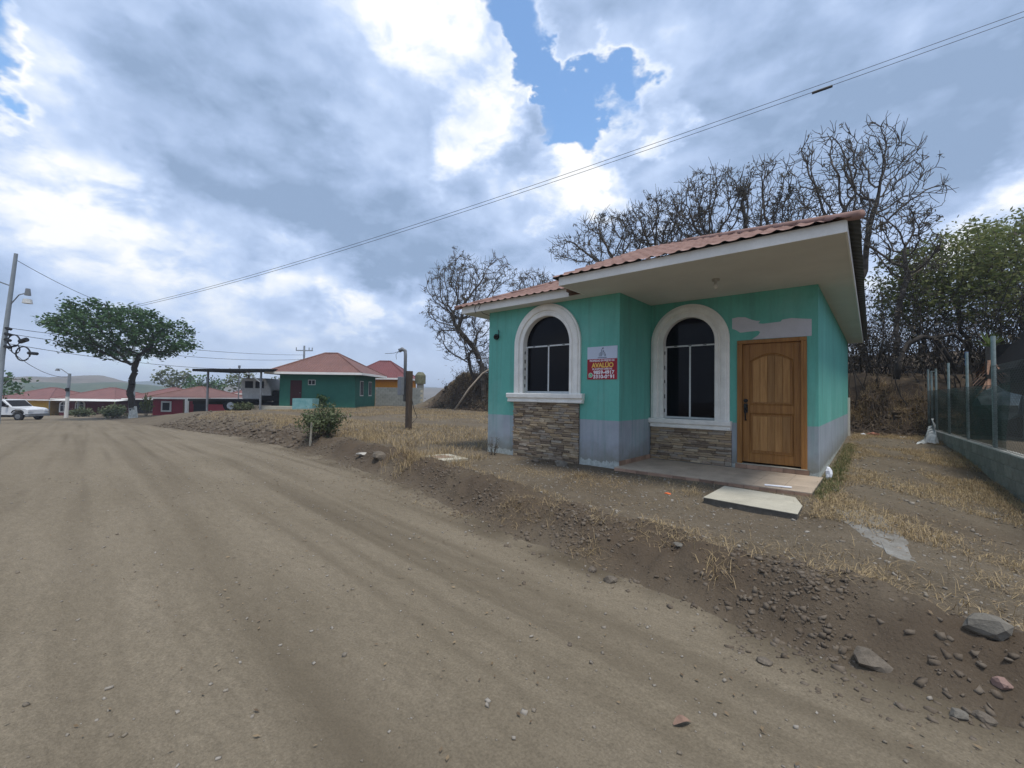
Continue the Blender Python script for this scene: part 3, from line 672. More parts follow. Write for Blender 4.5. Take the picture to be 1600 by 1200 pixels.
ln([(-.06, 0), (-.06, .05), (-.035, .075), (-.035, .0)]); ln([(-.015, 0), (-.015, .12), (.015, .15)], .004); ln([(.012, .035), (.012, .1), (.05, .065), (.05, 0)]); ln([(.03, .09), (.015, .11), (.015, .02)]); ln([(.068, 0), (.068, .045)]); ln([(.0, .145), (.022, .158), (.018, .135)], .005)
lg.build('logo', INK, sg)
lt = MB()
for i in range(11): lt.box(lx-.09+i*.0165, lx-.079+i*.0165, -.0118, -.0102, lz-.03, lz-.017)
lt.build('logo_caption', INK, sg)

# ------------------------------------------------------------------ loose things by the porch
def boxthing(): pass
sl_ = thing('concrete_slab', 'flat loose concrete slab lying as a step before the porch', 'slab', (2.3, -.9, -.15))
poly = [(1.81, -.40), (1.80, -1.32), (2.3, -1.375), (2.79, -1.41), (2.78, -.94), (2.66, -.50), (2.2, -.44)]
MB().prism(poly, -.062, -.05).build('top', CONC, sl_, bevel=.004)
MB().prism([(x*.995+.0115+random.uniform(-.01, .01), y*.99-.009+random.uniform(-.01, .01)) for x, y in poly], -.19, -.0625).build('underside', CONCD, sl_)
tb = MB().tube([(2.25, -.10, -.018), (2.40, -.065, -.018), (2.56, -.03, -.018)], .013, 8).build('fluorescent_tube', PLAST)
prop(tb, 'thin white tube lying on the porch tiles before the door', 'tube')
def crumple(name, c, s, m, label, cat, seed, flat=.35):
    r = random.Random(seed); bm = bmesh.new(); bmesh.ops.create_icosphere(bm, subdivisions=2, radius=1)
    for v in bm.verts:
        k = r.uniform(.6, 1.15); v.co = Vector((v.co.x*s[0]*k, v.co.y*s[1]*k, v.co.z*s[2]*k))
    me = bpy.data.meshes.new(name); bm.to_mesh(me); bm.free(); me.materials.append(m)
    o = bpy.data.objects.new(name, me); COL.objects.link(o); o.location = c; return prop(o, label, cat)
crumple('plastic_bag', (2.86, 1.42, .02), (.05, .05, .11), PLAST, 'crumpled white plastic bag at the foot of the corner beside the weeds', 'bag', 1)
crumple('plastic_scrap', (1.29, -1.14, -.12), (.05, .03, .012), ORANGEP, 'small orange plastic scrap on the bare soil before the porch', 'litter', 2)
crumple('plastic_bag', (-3.9, 2.6, zpt(-3.9, 2.6)+.06), (.12, .1, .09), PLAST, 'white plastic bag in the dry grass beside the left corner of the green house', 'bag', 3)

# rocks one can point at
ROCK = mat('grey_brown_rock', (.135, .112, .086), var=.3, scale=7, rough=.95, bump=.5, bscale=40, fine=.2)
ROCKD = mat('dark_soil_rock', (.13, .105, .08), var=.35, scale=7, rough=.97, bump=.6, bscale=40, fine=.2)
ROCKG = mat('pale_grey_rock', (.155, .14, .115), var=.2, scale=6, rough=.95, bump=.4, bscale=50, fine=.15)
def rock(name, x, y, s, m, label, seed, rz=0., sink=.3, cat='rock', tilt=0.):
    r = random.Random(seed); bm = bmesh.new(); bmesh.ops.create_icosphere(bm, subdivisions=2, radius=1)
    planes = [(Vector((r.gauss(0, 1), r.gauss(0, 1), r.gauss(0, 1))).normalized(), r.uniform(.55, .85)) for _ in range(9)]
    for v in bm.verts:
        d = v.co.normalized(); k = 1.05
        for n_, h in planes:
            c = d.dot(n_)
            if c > 1e-3: k = min(k, h/c)
        v.co = d*k*(1+r.uniform(-.03, .03))
        v.co.x *= s[0]; v.co.y *= s[1]; v.co.z *= s[2]
    me = bpy.data.meshes.new(name); bm.to_mesh(me); bm.free(); me.materials.append(m)
    o = bpy.data.objects.new(name, me); COL.objects.link(o); o.location = (x, y, zpt(x, y)+s[2]*(1-sink)-s[2]*.35); o.rotation_euler = (tilt, 0, rz)
    return prop(o, label, cat)
rock('rock', 3.90, -3.30, (0.135, 0.088, 0.075), ROCKG, 'big pointed grey rock tilted on the soil ridge near the lower edge of the picture', 11, .5, .25, tilt=.3)
rock('rock', 3.40, -3.66, (0.11, 0.085, 0.065), ROCK, 'blocky brown rock at the road side of the soil ridge below the grey patch', 12, .2)
rock('rock', 3.74, -3.86, (0.050, 0.032, 0.029), ROCKG, 'smooth oval stone, one of a touching pair low on the soil ridge', 13, .4)
rock('rock', 3.83, -3.80, (0.047, 0.036, 0.032), ROCK, 'rounder stone behind its oval twin low on the soil ridge', 14, .2)
rock('rock', 3.93, -3.55, (0.043, 0.036, 0.036), mat('pinkish_rock', (.26, .17, .14), var=.2, rough=.95, bump=.4), 'pinkish lump of stone just below the big pointed rock', 15)
rock('rock', 1.72, -3.58, (0.065, 0.050, 0.040), ROCK, 'flat pale stone on the road edge below the middle of the soil ridge', 16, .6)
rock('rock', 1.50, -3.50, (0.050, 0.043, 0.036), ROCKD, 'dark stone next to the flat pale stone on the road edge', 17)
rock('rock', -.95, -.40, (0.130, 0.094, 0.094), ROCKG, 'grey angular stone at the foot of the stone panel under the first arched window', 18, .3)
rock('rock', -1.55, -.36, (0.101, 0.065, 0.043), ROCKD, 'low dark clod against the stone panel, further from the porch', 19)
rock('rock', -4.20, -2.05, (0.19, 0.15, 0.13), ROCK, 'grey angular boulder in the soil ridge in front of the concrete cover', 20, .4)
rock('rock', -5.0, -2.0, (0.180, 0.122, 0.050), mat('whitish_stone', (.40, .37, .32), var=.15, rough=.95, bump=.4), 'flat whitish stone beside the grey boulder on the soil ridge', 21, .3)
rock('rock', 2.93, -3.98, (0.043, 0.036, 0.029), ROCK, 'lone round stone on the road just off the ridge', 22)
rock('rock', 2.10, -3.02, (0.065, 0.043, 0.022), ROCKG, 'pale grey crumbled stone on top of the ridge facing the porch slab', 23)
rock('rock', 1.98, -4.62, (0.020, 0.017, 0.014), ROCKD, 'small dark stone lying alone on the open road', 24)
lf = MB()
bmv = []
for i in range(7):
    t = i/6; w = .03*math.sin(math.pi*min(1, t*.92+.08)); z = .012+.012*math.sin(3*t)
    bmv.append((t*.095, -w*.8, z+.018*w/.03)); bmv.append((t*.095, 0, z)); bmv.append((t*.095, w*.8, z+.014*w/.03))
lf.add(bmv, [f for i in range(6) for f in ((3*i, 3*i+3, 3*i+4, 3*i+1), (3*i+1, 3*i+4, 3*i+5, 3*i+2))])
lo = lf.build('dry_leaf', mat('dead_leaf', (.20, .125, .09), var=.3, scale=30, rough=.8), None, smooth=True); lo.location = (2.70, -4.83, zpt(2.77, -4.81)-.007); lo.rotation_euler = (.05, 0, .9)
prop(lo, 'curled reddish brown dead leaf on the road near the lower edge of the picture', 'leaf')
# concrete lid near the meter post
lid = thing('utility_cover', 'pale square concrete cover half buried among dry grass', 'cover', (-3.25, -1.25, -.16))
zl = zpt(-3.2, -1.3)+.03
MB().prism([(-3.75, -1.55), (-2.95, -1.65), (-2.75, -1.0), (-3.5, -.85)], zl-.06, zl+.025).build('top', CONC, lid, bevel=.006)
MB().prism([(-3.45, -1.40), (-3.12, -1.43), (-3.05, -1.12), (-3.38, -1.08)], zl+.026, zl+.034).build('hatch', mat('rusty_plate', (.24, .17, .12), var=.3, rough=.9), lid)
# flush patch of old concrete by the side yard
gpz0 = [(3.06, -.61), (3.3, -.35), (3.52, -.45), (3.62, -1.1), (3.70, -1.86), (3.5, -1.86), (3.33, -1.5), (3.15, -1.12)]
gpz = []
for i in range(8):
    a_, b = gpz0[i], gpz0[(i+1) % 8]
    for k in range(4):
        u = k/4; gpz.append((a_[0]+(b[0]-a_[0])*u+random.uniform(-.035, .035), a_[1]+(b[1]-a_[1])*u+random.uniform(-.045, .045)))
n_ = len(gpz); MB_ = MB(); vs = []
for q in (0, .03, .35, .7):
    for x, y in gpz:
        xx, yy = x+(3.4-x)*q, y+(-1.05-y)*q; vs.append((xx, yy, zpt(xx, yy)+(-.05 if q == 0 else .002 if q < .1 else .007)))
vs.append((3.4, -1.05, zpt(3.4, -1.05)+.008))
MB_.add(vs, [(k*n_+i, k*n_+(i+1) % n_, (k+1)*n_+(i+1) % n_, (k+1)*n_+i) for k in range(3) for i in range(n_)]+[(3*n_+i, 3*n_+(i+1) % n_, 4*n_) for i in range(n_)])
prop(MB_.build('concrete_patch', mat('dusty_grey_concrete', (.15, .135, .11), c2=(.25, .245, .225), scale=5, rough=.95, bump=.4, bscale=50, fine=.2)), 'broken grey concrete patch level with the soil beside the step slab', 'concrete')

# ------------------------------------------------------------------ fence on a block wall, right of the yard
def fxy(y): return 5.32-.0588*(y-2)          # line of the wall
GALV = mat('galvanised_post', (.22, .27, .26), var=.25, scale=9, rough=.5, fine=.2)
BLUEP = mat('blue_tipped_post', (.05, .12, .35), var=.2, rough=.5)
WIRE = mat('fence_wire', (.035, .045, .042), var=.2, rough=.55)
fw_ = thing('block_wall', 'low grey concrete block wall carrying the wire fence', 'wall', (fxy(7), 7, -.3))
bm = bmesh.new(); bmesh.ops.create_cube(bm, size=1); bmesh.ops.scale(bm, vec=(.15, .388, .188), verts=bm.verts); bmesh.ops.bevel(bm, geom=list(bm.edges), offset=.006, segments=1, affect='EDGES')
bme = bpy.data.meshes.new('block'); bm.to_mesh(bme); bm.free(); bme.materials.append(BLOCK)
ang = math.atan(.0588)
MB().add([(fxy(-1.8)-.062, -1.8, -.9), (fxy(-1.8)+.062, -1.8, -.9), (fxy(12.4)+.062, 12.4, -.9), (fxy(12.4)-.062, 12.4, -.9), (fxy(-1.8)-.062, -1.8, .296), (fxy(-1.8)+.062, -1.8, .296), (fxy(12.4)+.062, 12.4, .296), (fxy(12.4)-.062, 12.4, .296)],
         [(0, 3, 2, 1), (4, 5, 6, 7), (0, 1, 5, 4), (1, 2, 6, 5), (2, 3, 7, 6), (3, 0, 4, 7)]).build('mortar', mat('block_mortar', (.30, .29, .26), var=.2, scale=12, rough=.97, fine=.2), fw_)
for k in range(5):
    y = -1.7+(.2 if k % 2 else 0)
    while y < 12.2:
        inst(bme, 'block', fw_, (fxy(y)-fw_.location.x, y-7, .2-.2*k+.3), (0, 0, ang)); y += .4
cap = MB()
ys = np.linspace(-1.8, 12.4, 90); vs = []; fs = []
for i, y in enumerate(ys):
    h = .305+.012*vn(np.array([y]), np.array([0.]), 3., 3)[0]; w_ = .075+.012*vn(np.array([y]), np.array([3.]), 4., 3)[0]
    vs += [(fxy(y)-w_, y, .2955), (fxy(y)-w_+.01, y, h+.012), (fxy(y)+w_, y, h+.012), (fxy(y)+w_, y, .2955)]
for i in range(len(ys)-1):
    for j in range(3): fs.append((4*i+j, 4*i+j+1, 4*i+5+j, 4*i+4+j))
cap.add(vs, fs).build('mortar_cap', mat('cement_cap', (.40, .39, .35), var=.25, scale=12, rough=.95, bump=.4, fine=.2), fw_)
fe = thing('wire_fence', 'chain link fence with steel posts and green shade net', 'fence', (fxy(7), 7, .31))
posts = [(-1.2, 2.35), (1.6, 2.4), (5.15, 2.43), (7.2, 2.30), (9.2, 2.2), (10.95, 2.15), (11.7, 2.12), (12.3, 2.2)]
for i, (y, zt) in enumerate(posts):
    x = fxy(y); r = .034 if i < 3 else .026
    q = MB().tube([(x, y, .3), (x-.01, y+random.uniform(-.02, .02), zt)], r, 10).build('post', GALV, fe, smooth=False)
    if i == 3: MB().tube([(x-.01, y, zt-.3), (x-.01, y, zt+.012)], r+.003, 10).build('blue_tip', BLUEP, q); q['label'] = 'steel post with a blue painted tip'
MB().tube([(fxy(5.15)-.05, 5.15, 1.83), (fxy(5.15)+.05, 5.16, 1.85), (fxy(5.15)+.16, 5.0, 1.84)], .008, 5).build('tie_wire', BLACK, fe)
MB().tube([(fxy(10.95), 10.95, 2.08), (fxy(11.7), 11.7, 2.09)], .015, 6).build('rail', GALV, fe)
ch = MB(); sp = .075
for (ya, yb, zt) in ((-1.8, 5.15, 1.86), (5.15, 12.3, 1.50)):
    Hh = zt-.32; t = ya-Hh
    while t < yb:
        for sgn in (1, -1):
            y0_, y1_ = t, t+Hh; z0_, z1_ = (.32, zt) if sgn > 0 else (zt, .32)
            a0 = max(y0_, ya); a1 = min(y1_, yb)
            if a1-a0 > .02:
                za = z0_+(z1_-z0_)*(a0-y0_)/Hh; zb_ = z0_+(z1_-z0_)*(a1-y0_)/Hh
                ch.tube([(fxy(a0)-.03+.004*sgn, a0, za), (fxy(a1)-.03+.004*sgn, a1, zb_)], .0022, 3, caps=False)
        t += sp
    for zz in (.33, zt): ch.tube([(fxy(ya)-.03, ya, zz), (fxy(yb)-.03, yb, zz)], .004, 4)
o = ch.build('chain_link', WIRE, fe); o['kind'] = 'stuff'
# green shade net, see-through weave
net = bpy.data.materials.new('green_shade_net'); net.use_nodes = True; t = net.node_tree; t.nodes.clear()
o_ = t.nodes.new('ShaderNodeOutputMaterial'); mxs = t.nodes.new('ShaderNodeMixShader'); tr = t.nodes.new('ShaderNodeBsdfTransparent'); df = t.nodes.new('ShaderNodeBsdfDiffuse'); df.inputs[0].default_value = (.016, .075, .055, 1)
nz_ = t.nodes.new('ShaderNodeTexNoise'); nz_.inputs['Scale'].default_value = 5.; nz_.inputs['Detail'].default_value = 6.; mr_ = t.nodes.new('ShaderNodeMapRange'); mr_.inputs[1].default_value = .3; mr_.inputs[2].default_value = .7; mr_.inputs[3].default_value = .5; mr_.inputs[4].default_value = .82
t.links.new(nz_.outputs['Fac'], mr_.inputs[0]); t.links.new(mr_.outputs[0], mxs.inputs[0]); t.links.new(tr.outputs[0], mxs.inputs[1]); t.links.new(df.outputs[0], mxs.inputs[2]); t.links.new(mxs.outputs[0], o_.inputs[0])
nv = []; nf = []; ny2 = 60
for i in range(ny2+1):
    y = 4.6+7.7*i/ny2
    for j in range(9):
        z = .31+(1.48-.31+.06*math.sin(y*3))*j/8
        nv.append((fxy(y)+.05+.03*math.sin(y*2.3+j*.5), y, z))
for i in range(ny2):
    for j in range(8): nf.append((i*9+j, i*9+j+1, i*9+10+j, i*9+9+j))
MB().add(nv, nf).build('shade_net', net, fe, smooth=True)
# crumpled white tarp at the end of the wall
tp = MB(); vs = []; fs = []
for i in range(9):
    for j in range(9):
        u, v = i/8, j/8
        x = 4.22+.50*u*(1-.8*v)+.34*v+.05*math.sin(9*u+3*v)+random.uniform(-.02, .02); y = 8.9+.6*u*(1-v)+.75*v+.05*math.sin(14*u); z = .0+(.34+.36*u)*v+.05*math.sin(12*u+4*v)+random.uniform(-.02, .02)
        vs.append((x, y, z))
for i in range(8):
    for j in range(8): fs.append((i*9+j, i*9+j+1, i*9+10+j, i*9+9+j))
prop(tp.add(vs, fs).build('tarp', mat('grey_white_tarp', (.42, .44, .43), var=.15, scale=6, rough=.6)), 'crumpled white tarp hanging at the far end of the block wall', 'tarp')
crumple('plastic_bag', (5.9, 4.6, 1.3), (.08, .05, .13), PLAST, 'white bag caught in the wire fence near the tall post', 'bag', 31)
# neighbour's shed
shd = thing('dark_shed', 'dark open shed with sloping roof behind the wire fence', 'shed', (8.2, 11, .22))
DKM = mat('dark_metal_sheet', (.02, .02, .02), var=.3, rough=.95, spec=.05); SPO = mat('shed_timber', (.10, .09, .08), var=.3, rough=.9)
for (x, y, h) in ((6.5, 9.4, 2.6), (6.5, 13, 2.6), (10.5, 9.4, 3.4), (10.5, 13, 3.4)): MB().bar((x, y, .2), (x, y, h), .1).build('post', SPO, shd)
MB().add([(6.05, 8.9, 1.98), (7.8, 8.9, 4.6), (7.8, 13.6, 4.6), (6.05, 13.6, 1.98), (6.0, 8.9, 2.03), (7.76, 8.9, 4.66), (7.76, 13.6, 4.66), (6.0, 13.6, 2.03)], [(0, 3, 2, 1), (4, 5, 6, 7), (0, 1, 5, 4), (1, 2, 6, 5), (2, 3, 7, 6), (3, 0, 4, 7)]).build('roof', DKM, shd)
MB().add([(7.8, 8.9, 4.6), (11.5, 8.9, 3.2), (11.5, 13.6, 3.2), (7.8, 13.6, 4.6), (7.81, 8.9, 4.66), (11.5, 8.9, 3.26), (11.5, 13.6, 3.26), (7.81, 13.6, 4.66)], [(0, 3, 2, 1), (4, 5, 6, 7), (0, 1, 5, 4), (1, 2, 6, 5), (2, 3, 7, 6), (3, 0, 4, 7)]).build('roof', DKM, shd)
MB().bar((6.75, 8.87, 3.15), (7.78, 8.87, 4.68), .03, .10).build('roof_edge', FASCIA, shd)
MB().box(6.25, 11, 13.3, 13.4, .2, 3.0).build('back_wall', DKM, shd)
MB().box(6.2, 11, 9.3, 9.42, .2, 1.35).build('front_wall', BLOCK, shd)
# ------------------------------------------------------------------ houses down the street and across the lot
def hip_house(name, label, o, rz, w, d, h, rise, over, wallm, roofm, extra_rot=0, ridge=None, fascia=FASCIA, sheets=True):
    """House in local coordinates: front face along +x from 0..w at y=0, depth d."""
    t = thing(name, label, 'house', o, rz)
    MB().box(0, w, 0, d, -.6, h).build('wall', wallm, t, local=True)
    x0, x1, y0, y1 = -over, w+over, -over, d+over; cx = (x0+x1)/2; cy = (y0+y1)/2; rl_ = ridge if ridge is not None else max(.4, (x1-x0)-(y1-y0))
    a_, b = (cx-rl_/2, cy, h+rise), (cx+rl_/2, cy, h+rise); c = [(x0, y0, h), (x1, y0, h), (x1, y1, h), (x0, y1, h)]
    rf = MB().add(c+[a_, b], [(0, 1, 5, 4), (1, 2, 5), (2, 3, 4, 5), (3, 0, 4), (0, 3, 2, 1)]).build('roof', roofm, t, local=True)
    for p, q in ((0, 4), (1, 5), (2, 5), (3, 4), (4, 5)):
        A = Vector((c+[a_, b])[p]); B = Vector((c+[a_, b])[q]); MB().tube([A, B], .07, 5).build('ridge_cap', roofm, rf, local=True)
    for p, q in ((0, 1), (1, 2), (2, 3), (3, 0)):
        A = Vector(c[p]); B = Vector(c[q]); MB().bar(A-Vector((0, 0, .07)), B-Vector((0, 0, .07)), .05, .16).build('fascia', fascia, t, local=True)
    return t
def wave_mat(name, c, per, axis_='X'):
    m = mat(name, c, var=.16, scale=1.2, rough=.65, fine=.08)
    t = m.node_tree; p = next(x for x in t.nodes if x.type == 'BSDF_PRINCIPLED')
    wv = t.nodes.new('ShaderNodeTexWave'); wv.bands_direction = axis_; wv.inputs['Scale'].default_value = per; tcn = t.nodes.new('ShaderNodeTexCoord'); t.links.new(tcn.outputs['Object'], wv.inputs['Vector'])
    bp = t.nodes.new('ShaderNodeBump'); bp.inputs['Strength'].default_value = .7; bp.inputs['Distance'].default_value = .04; t.links.new(wv.outputs['Fac'], bp.inputs['Height']); t.links.new(bp.outputs[0], p.inputs['Normal'])
    return m
RF1 = wave_mat('russet_sheet_roof', (.165, .082, .066), 1.6); RF2 = wave_mat('crimson_sheet_roof', (.15, .05, .05), 1.6); RF3 = wave_mat('faded_red_roof', (.175, .078, .068), 1.6)
DKG = mat('deep_green_paint', (.035, .145, .105), var=.1, scale=1.5, rough=.8, fine=.05)
YELW = mat('yellow_paint', (.52, .31, .05), var=.12, scale=1.5, rough=.8, fine=.05)
MAR = mat('maroon_paint', (.12, .018, .025), var=.15, rough=.8); REDW = mat('crimson_paint', (.27, .03, .045), var=.15, rough=.8)
ORW = mat('orange_paint', (.62, .24, .02), var=.1, rough=.8); WHW = mat('white_wall_paint', (.62, .61, .57), var=.08, rough=.8)
DRK = mat('dark_interior', (.012, .012, .014), rough=.6); MET = mat('grey_steel', (.16, .17, .18), var=.2, rough=.5)
AX = math.atan2(.651, .759)         # heading of the side street's houses
gh = hip_house('dark_green_house', 'dark green bungalow with russet hip roof across the dry lot', (-29.63, 5.61, .08), AX, 5.5, 4.6, 2.52, 1.65, .72, DKG, RF1, ridge=1.0)
def lbox(t, name, m, x0, x1, y0, y1, z0, z1, parent=None): return MB().box(x0, x1, y0, y1, z0, z1).build(name, m, parent or t, local=True)
dd = lbox(gh, 'door', mat('dark_red_door', (.05, .012, .014), rough=.6), .80, 1.62, -.03, .05, .12, 1.95)
lbox(gh, 'handle', MET, 1.5, 1.54, -.06, -.031, 1.0, 1.08, dd)
w1 = lbox(gh, 'window', WHW, 2.08, 2.62, -.03, .05, 1.62, 2.0); lbox(gh, 'pane', DRK, 2.12, 2.33, -.038, -.031, 1.66, 1.96, w1); lbox(gh, 'pane', DRK, 2.37, 2.58, -.038, -.031, 1.66, 1.96, w1)
for y in (1.0, 2.9):
    w1 = lbox(gh, 'window', WHW, 5.45, 5.53, y, y+.72, .85, 2.0); lbox(gh, 'pane', DRK, 5.531, 5.538, y+.06, y+.33, .93, 1.95, w1); lbox(gh, 'pane', DRK, 5.531, 5.538, y+.39, y+.66, .93, 1.95, w1)
lbox(gh, 'step', CONC, -.9, 1.6, -.9, -.01, -.3, .06)
# carport joined to it
cp = thing('carport', 'flat dark sheet carport roof on thin posts beside the green bungalow', 'carport', (-32.4, 1.9, -.1), AX)
MB().add([(-.9, -.3, 2.62), (4.4, -.9, 2.62), (5.0, 4.5, 3.0), (-1.5, 5.2, 2.75), (-.9, -.3, 2.80), (4.4, -.9, 2.80), (5.0, 4.5, 3.18), (-1.5, 5.2, 2.93)], [(0, 3, 2, 1), (4, 5, 6, 7), (0, 1, 5, 4), (1, 2, 6, 5), (2, 3, 7, 6), (3, 0, 4, 7)]).build('roof', DKM, cp, local=True)
for x, y in ((0, 0), (4.1, -.6), (0, 4.6), (4.3, 4.0)): MB().bar((x, y, -.6), (x, y, 2.65), .1).build('post', MET, cp, local=True)
MB().bar((4.1, -.6, 1.9), (3.1, -.6, 2.62), .06).build('brace', WHW, cp, local=True)
# truck under the carport
trk = thing('flatbed_truck', 'old flatbed truck with white cab parked under the carport', 'truck', (-34.36, 4.2, zpt(-34.36, 4.2)-.03), AX)
WCAB = mat('dirty_white_cab', (.55, .55, .53), var=.15, rough=.55, fine=.08); RUB = mat('tyre_rubber', (.018, .018, .018), rough=.9); RIM = mat('white_rim', (.6, .6, .6), rough=.5)
CHS = mat('black_chassis', (.02, .02, .02), var=.3, rough=.8)
MB().box(-3.3, 1.9, -.5, 1.7, .80, .98).build('flatbed', CHS, trk, local=True)
MB().box(-3.3, 3.4, .0, .2, .55, .79).box(-3.3, 3.4, 1.0, 1.2, .55, .79).build('chassis_rail', CHS, trk, local=True)
cbm = [(.75, 1.0), (.62, 2.35), (.75, 2.62), (2.5, 2.62), (2.95, 1.75), (3.0, 1.0)]
cb = MB().prism_xz(cbm, -.35, 1.65).build('cab', WCAB, trk, local=True, bevel=.05)
MB().box(.62, .70, .0, 1.3, 1.95, 2.4).build('rear_window', DRK, cb, local=True)
MB().box(.95, 1.55, -.37, -.34, 1.85, 2.38).build('side_window', DRK, cb, local=True); MB().box(1.75, 2.4, -.37, -.34, 1.85, 2.38).build('side_window', DRK, cb, local=True)
MB().prism_xz([(2.98, .85), (2.98, 1.7), (4.4, 1.6), (4.55, 1.3), (4.55, .7)], -.2, 1.5).build('bonnet', CHS, trk, local=True, bevel=.06)
MB().box(2.1, 4.2, -.4, -.21, .9, 1.3).build('mudguard', CHS, trk, local=True)
def wheel(parent, x, y, z, r, w, dual=False, rim=RIM, loc=True):
    for k in range(2 if dual else 1):
        yy = y+k*(w+.06)
        wl = MB().tube([(x, yy-w/2, z), (x, yy-w/2+.03, z), (x, yy+w/2-.03, z), (x, yy+w/2, z)], [r*.92, r, r, r*.92], 20).build('wheel', RUB, parent, local=True)
        if k == 0: MB().tube([(x, yy-w/2-.012, z), (x, yy-w/2+.02, z)], r*.56, 16).tube([(x, yy-w/2-.03, z), (x, yy-w/2-.012, z)], r*.2, 10).build('rim', rim, wl, local=True)
wheel(trk, 0, -.4, .48, .5, .27, True); wheel(trk, 0, 1.35, .48, .5, .27, False, CHS); wheel(trk, 3.5, -.25, .48, .5, .27, False, CHS); wheel(trk, 3.5, 1.5, .48, .5, .27, False, CHS); wheel(trk, -1.3, 1.35, .48, .5, .27, False, CHS)
# wash trough, potted plant, barrels
tg = thing('wash_trough', 'square turquoise concrete wash trough before the green bungalow', 'trough', (-26.6, 5.3, .02), AX)
TURQ = mat('worn_turquoise', (.10, .27, .27), var=.3, scale=3, rough=.85, c2=(.24, .40, .40), fine=.1)
for (x0, x1, y0, y1) in ((0, 1.35, 0, .12), (0, 1.35, .88, 1.), (0, .12, .121, .879), (1.23, 1.35, .121, .879)): MB().box(x0, x1, y0, y1, -.2, .72).build('side', TURQ, tg, local=True)
MB().box(.121, 1.229, .121, .879, -.2, .3).build('basin_floor', TURQ, tg, local=True)
oh = hip_house('orange_house', 'orange walled house with crimson hip roof behind the green bungalow', (-34.0, 13.4, .1), AX, 5.2, 4.5, 2.5, 1.75, .4, ORW, RF2, ridge=1.1)
bw = thing('courtyard_wall', 'grey block courtyard wall in front of the orange house', 'wall', (-30.53, 14.0, .1), AX)
bm = bmesh.new(); bmesh.ops.create_cube(bm, size=1); bmesh.ops.scale(bm, vec=(.385, .15, .185), verts=bm.verts)
bme2 = bpy.data.meshes.new('block'); bm.to_mesh(bme2); bm.free(); bme2.materials.append(BLOCK)
MB().box(0, 4.0, -.06, .06, -.4, 1.6).build('mortar', MATS['block_mortar'], bw, local=True)
for k in range(8):
    x = .2+(.2 if k % 2 else 0)
    while x < 4.0: inst(bme2, 'block', bw, (x, 0, .1+.2*k)); x += .4
tk = thing('water_tank_pillar', 'round mossy water tank on a pillar beside the dirt mound', 'tank', (-29.1, 17.8, .3))
MB().tube([(-29.1, 17.8, .2), (-29.1, 17.8, 2.1)], .32, 10).build('pillar', CONC, tk); MB().tube([(-29.1, 17.8, 2.1), (-29.1, 17.8, 2.9), (-29.1, 17.8, 3.2)], [.5, .5, .25], 14).build('tank', mat('mossy_tank', (.14, .14, .09), var=.3, rough=.9), tk)

# far row along the street
FZ = -2.62
yh = hip_house('yellow_house', 'yellow house with faded red roof at the far end of the road', (-84.2, -8.3, FZ), AX, 6.6, 7, 2.35, 1.55, .7, YELW, RF3, ridge=.8)
def arch_window(t, cx, z0, zs, r, y, lab=None):
    o_ = MB().prism_xz([(cx-r-.18, z0-.12), (cx+r+.18, z0-.12)]+[(cx+(r+.18)*math.cos(math.pi*i/12), zs+(r+.18)*math.sin(math.pi*i/12)) for i in range(13)], y-.06, y+.02).build('window', WHW, t, local=True)
    MB().prism_xz([(cx-r, z0), (cx+r, z0)]+[(cx+r*math.cos(math.pi*i/12), zs+r*math.sin(math.pi*i/12)) for i in range(13)], y-.075, y-.061).build('pane', DRK, o_, local=True)
    MB().box(cx-.03, cx+.03, y-.09, y-.076, z0, zs+r).box(cx-r, cx-.031, y-.09, y-.076, zs-.03, zs+.03).box(cx+.031, cx+r, y-.09, y-.076, zs-.03, zs+.03).build('frame', WFRAME, o_, local=True)
arch_window(yh, 2.3, .8, 1.5, .38, 0)
mh = hip_house('maroon_house', 'maroon house with two white arched windows and a lean-to roof', (-78.3, -3.1, FZ+.05), AX, 7.2, 7, 2.45, 1.5, .6, MAR, RF3, ridge=.8)
arch_window(mh, .62, .75, 1.55, .42, 0); arch_window(mh, 2.75, 1.0, 1.65, .48, 0)
MB().add([(1.2, -.05, 2.36), (9.8, -.05, 2.36), (9.8, -2.6, 2.2), (1.2, -2.6, 2.2), (1.2, -.05, 2.42), (9.8, -.05, 2.42), (9.8, -2.6, 2.26), (1.2, -2.6, 2.26)], [(0, 3, 2, 1), (4, 5, 6, 7), (0, 1, 5, 4), (1, 2, 6, 5), (2, 3, 7, 6), (3, 0, 4, 7)]).build('lean_to_roof', WHW, mh, local=True)
for x in (1.4, 5, 9.6): MB().bar((x, -2.5, -.3), (x, -2.5, 2.2), .1).build('post', MET, mh, local=True)
nh = hip_house('brown_shaded_house', 'low dark brown house with faded red roof behind the big tree', (-71.0, 2.9, FZ+.2), AX, 6.4, 6.5, 2.45, 1.5, .6, mat('dark_brown_paint', (.05, .035, .03), rough=.85), RF3, ridge=.6)
lbox(nh, 'door', DRK, 1.0, 1.9, -.04, .02, 0, 2.0); w1 = lbox(nh, 'window', WHW, 2.6, 3.6, -.05, .02, .9, 1.9); lbox(nh, 'pane', DRK, 2.68, 3.52, -.058, -.051, .98, 1.82, w1)
rh = hip_house('crimson_house', 'crimson house with white edged square window left of the truck', (-56.1, 2.8, -1.62), AX, 6.0, 6, 2.0, 1.25, .55, REDW, RF1, ridge=.5)
w1 = lbox(rh, 'window', WHW, .95, 2.05, -.08, .02, .45, 1.6); lbox(rh, 'pane', DRK, 1.12, 1.88, -.09, -.081, .62, 1.43, w1)
lbox(rh, 'door', mat('brown_door', (.16, .07, .035), rough=.7), 3.3, 4.0, -.05, .02, 0, 1.75)
MB().box(4.15, 4.4, -.9, -.65, -.4, 1.95).build('porch_pillar', WHW, rh, local=True)
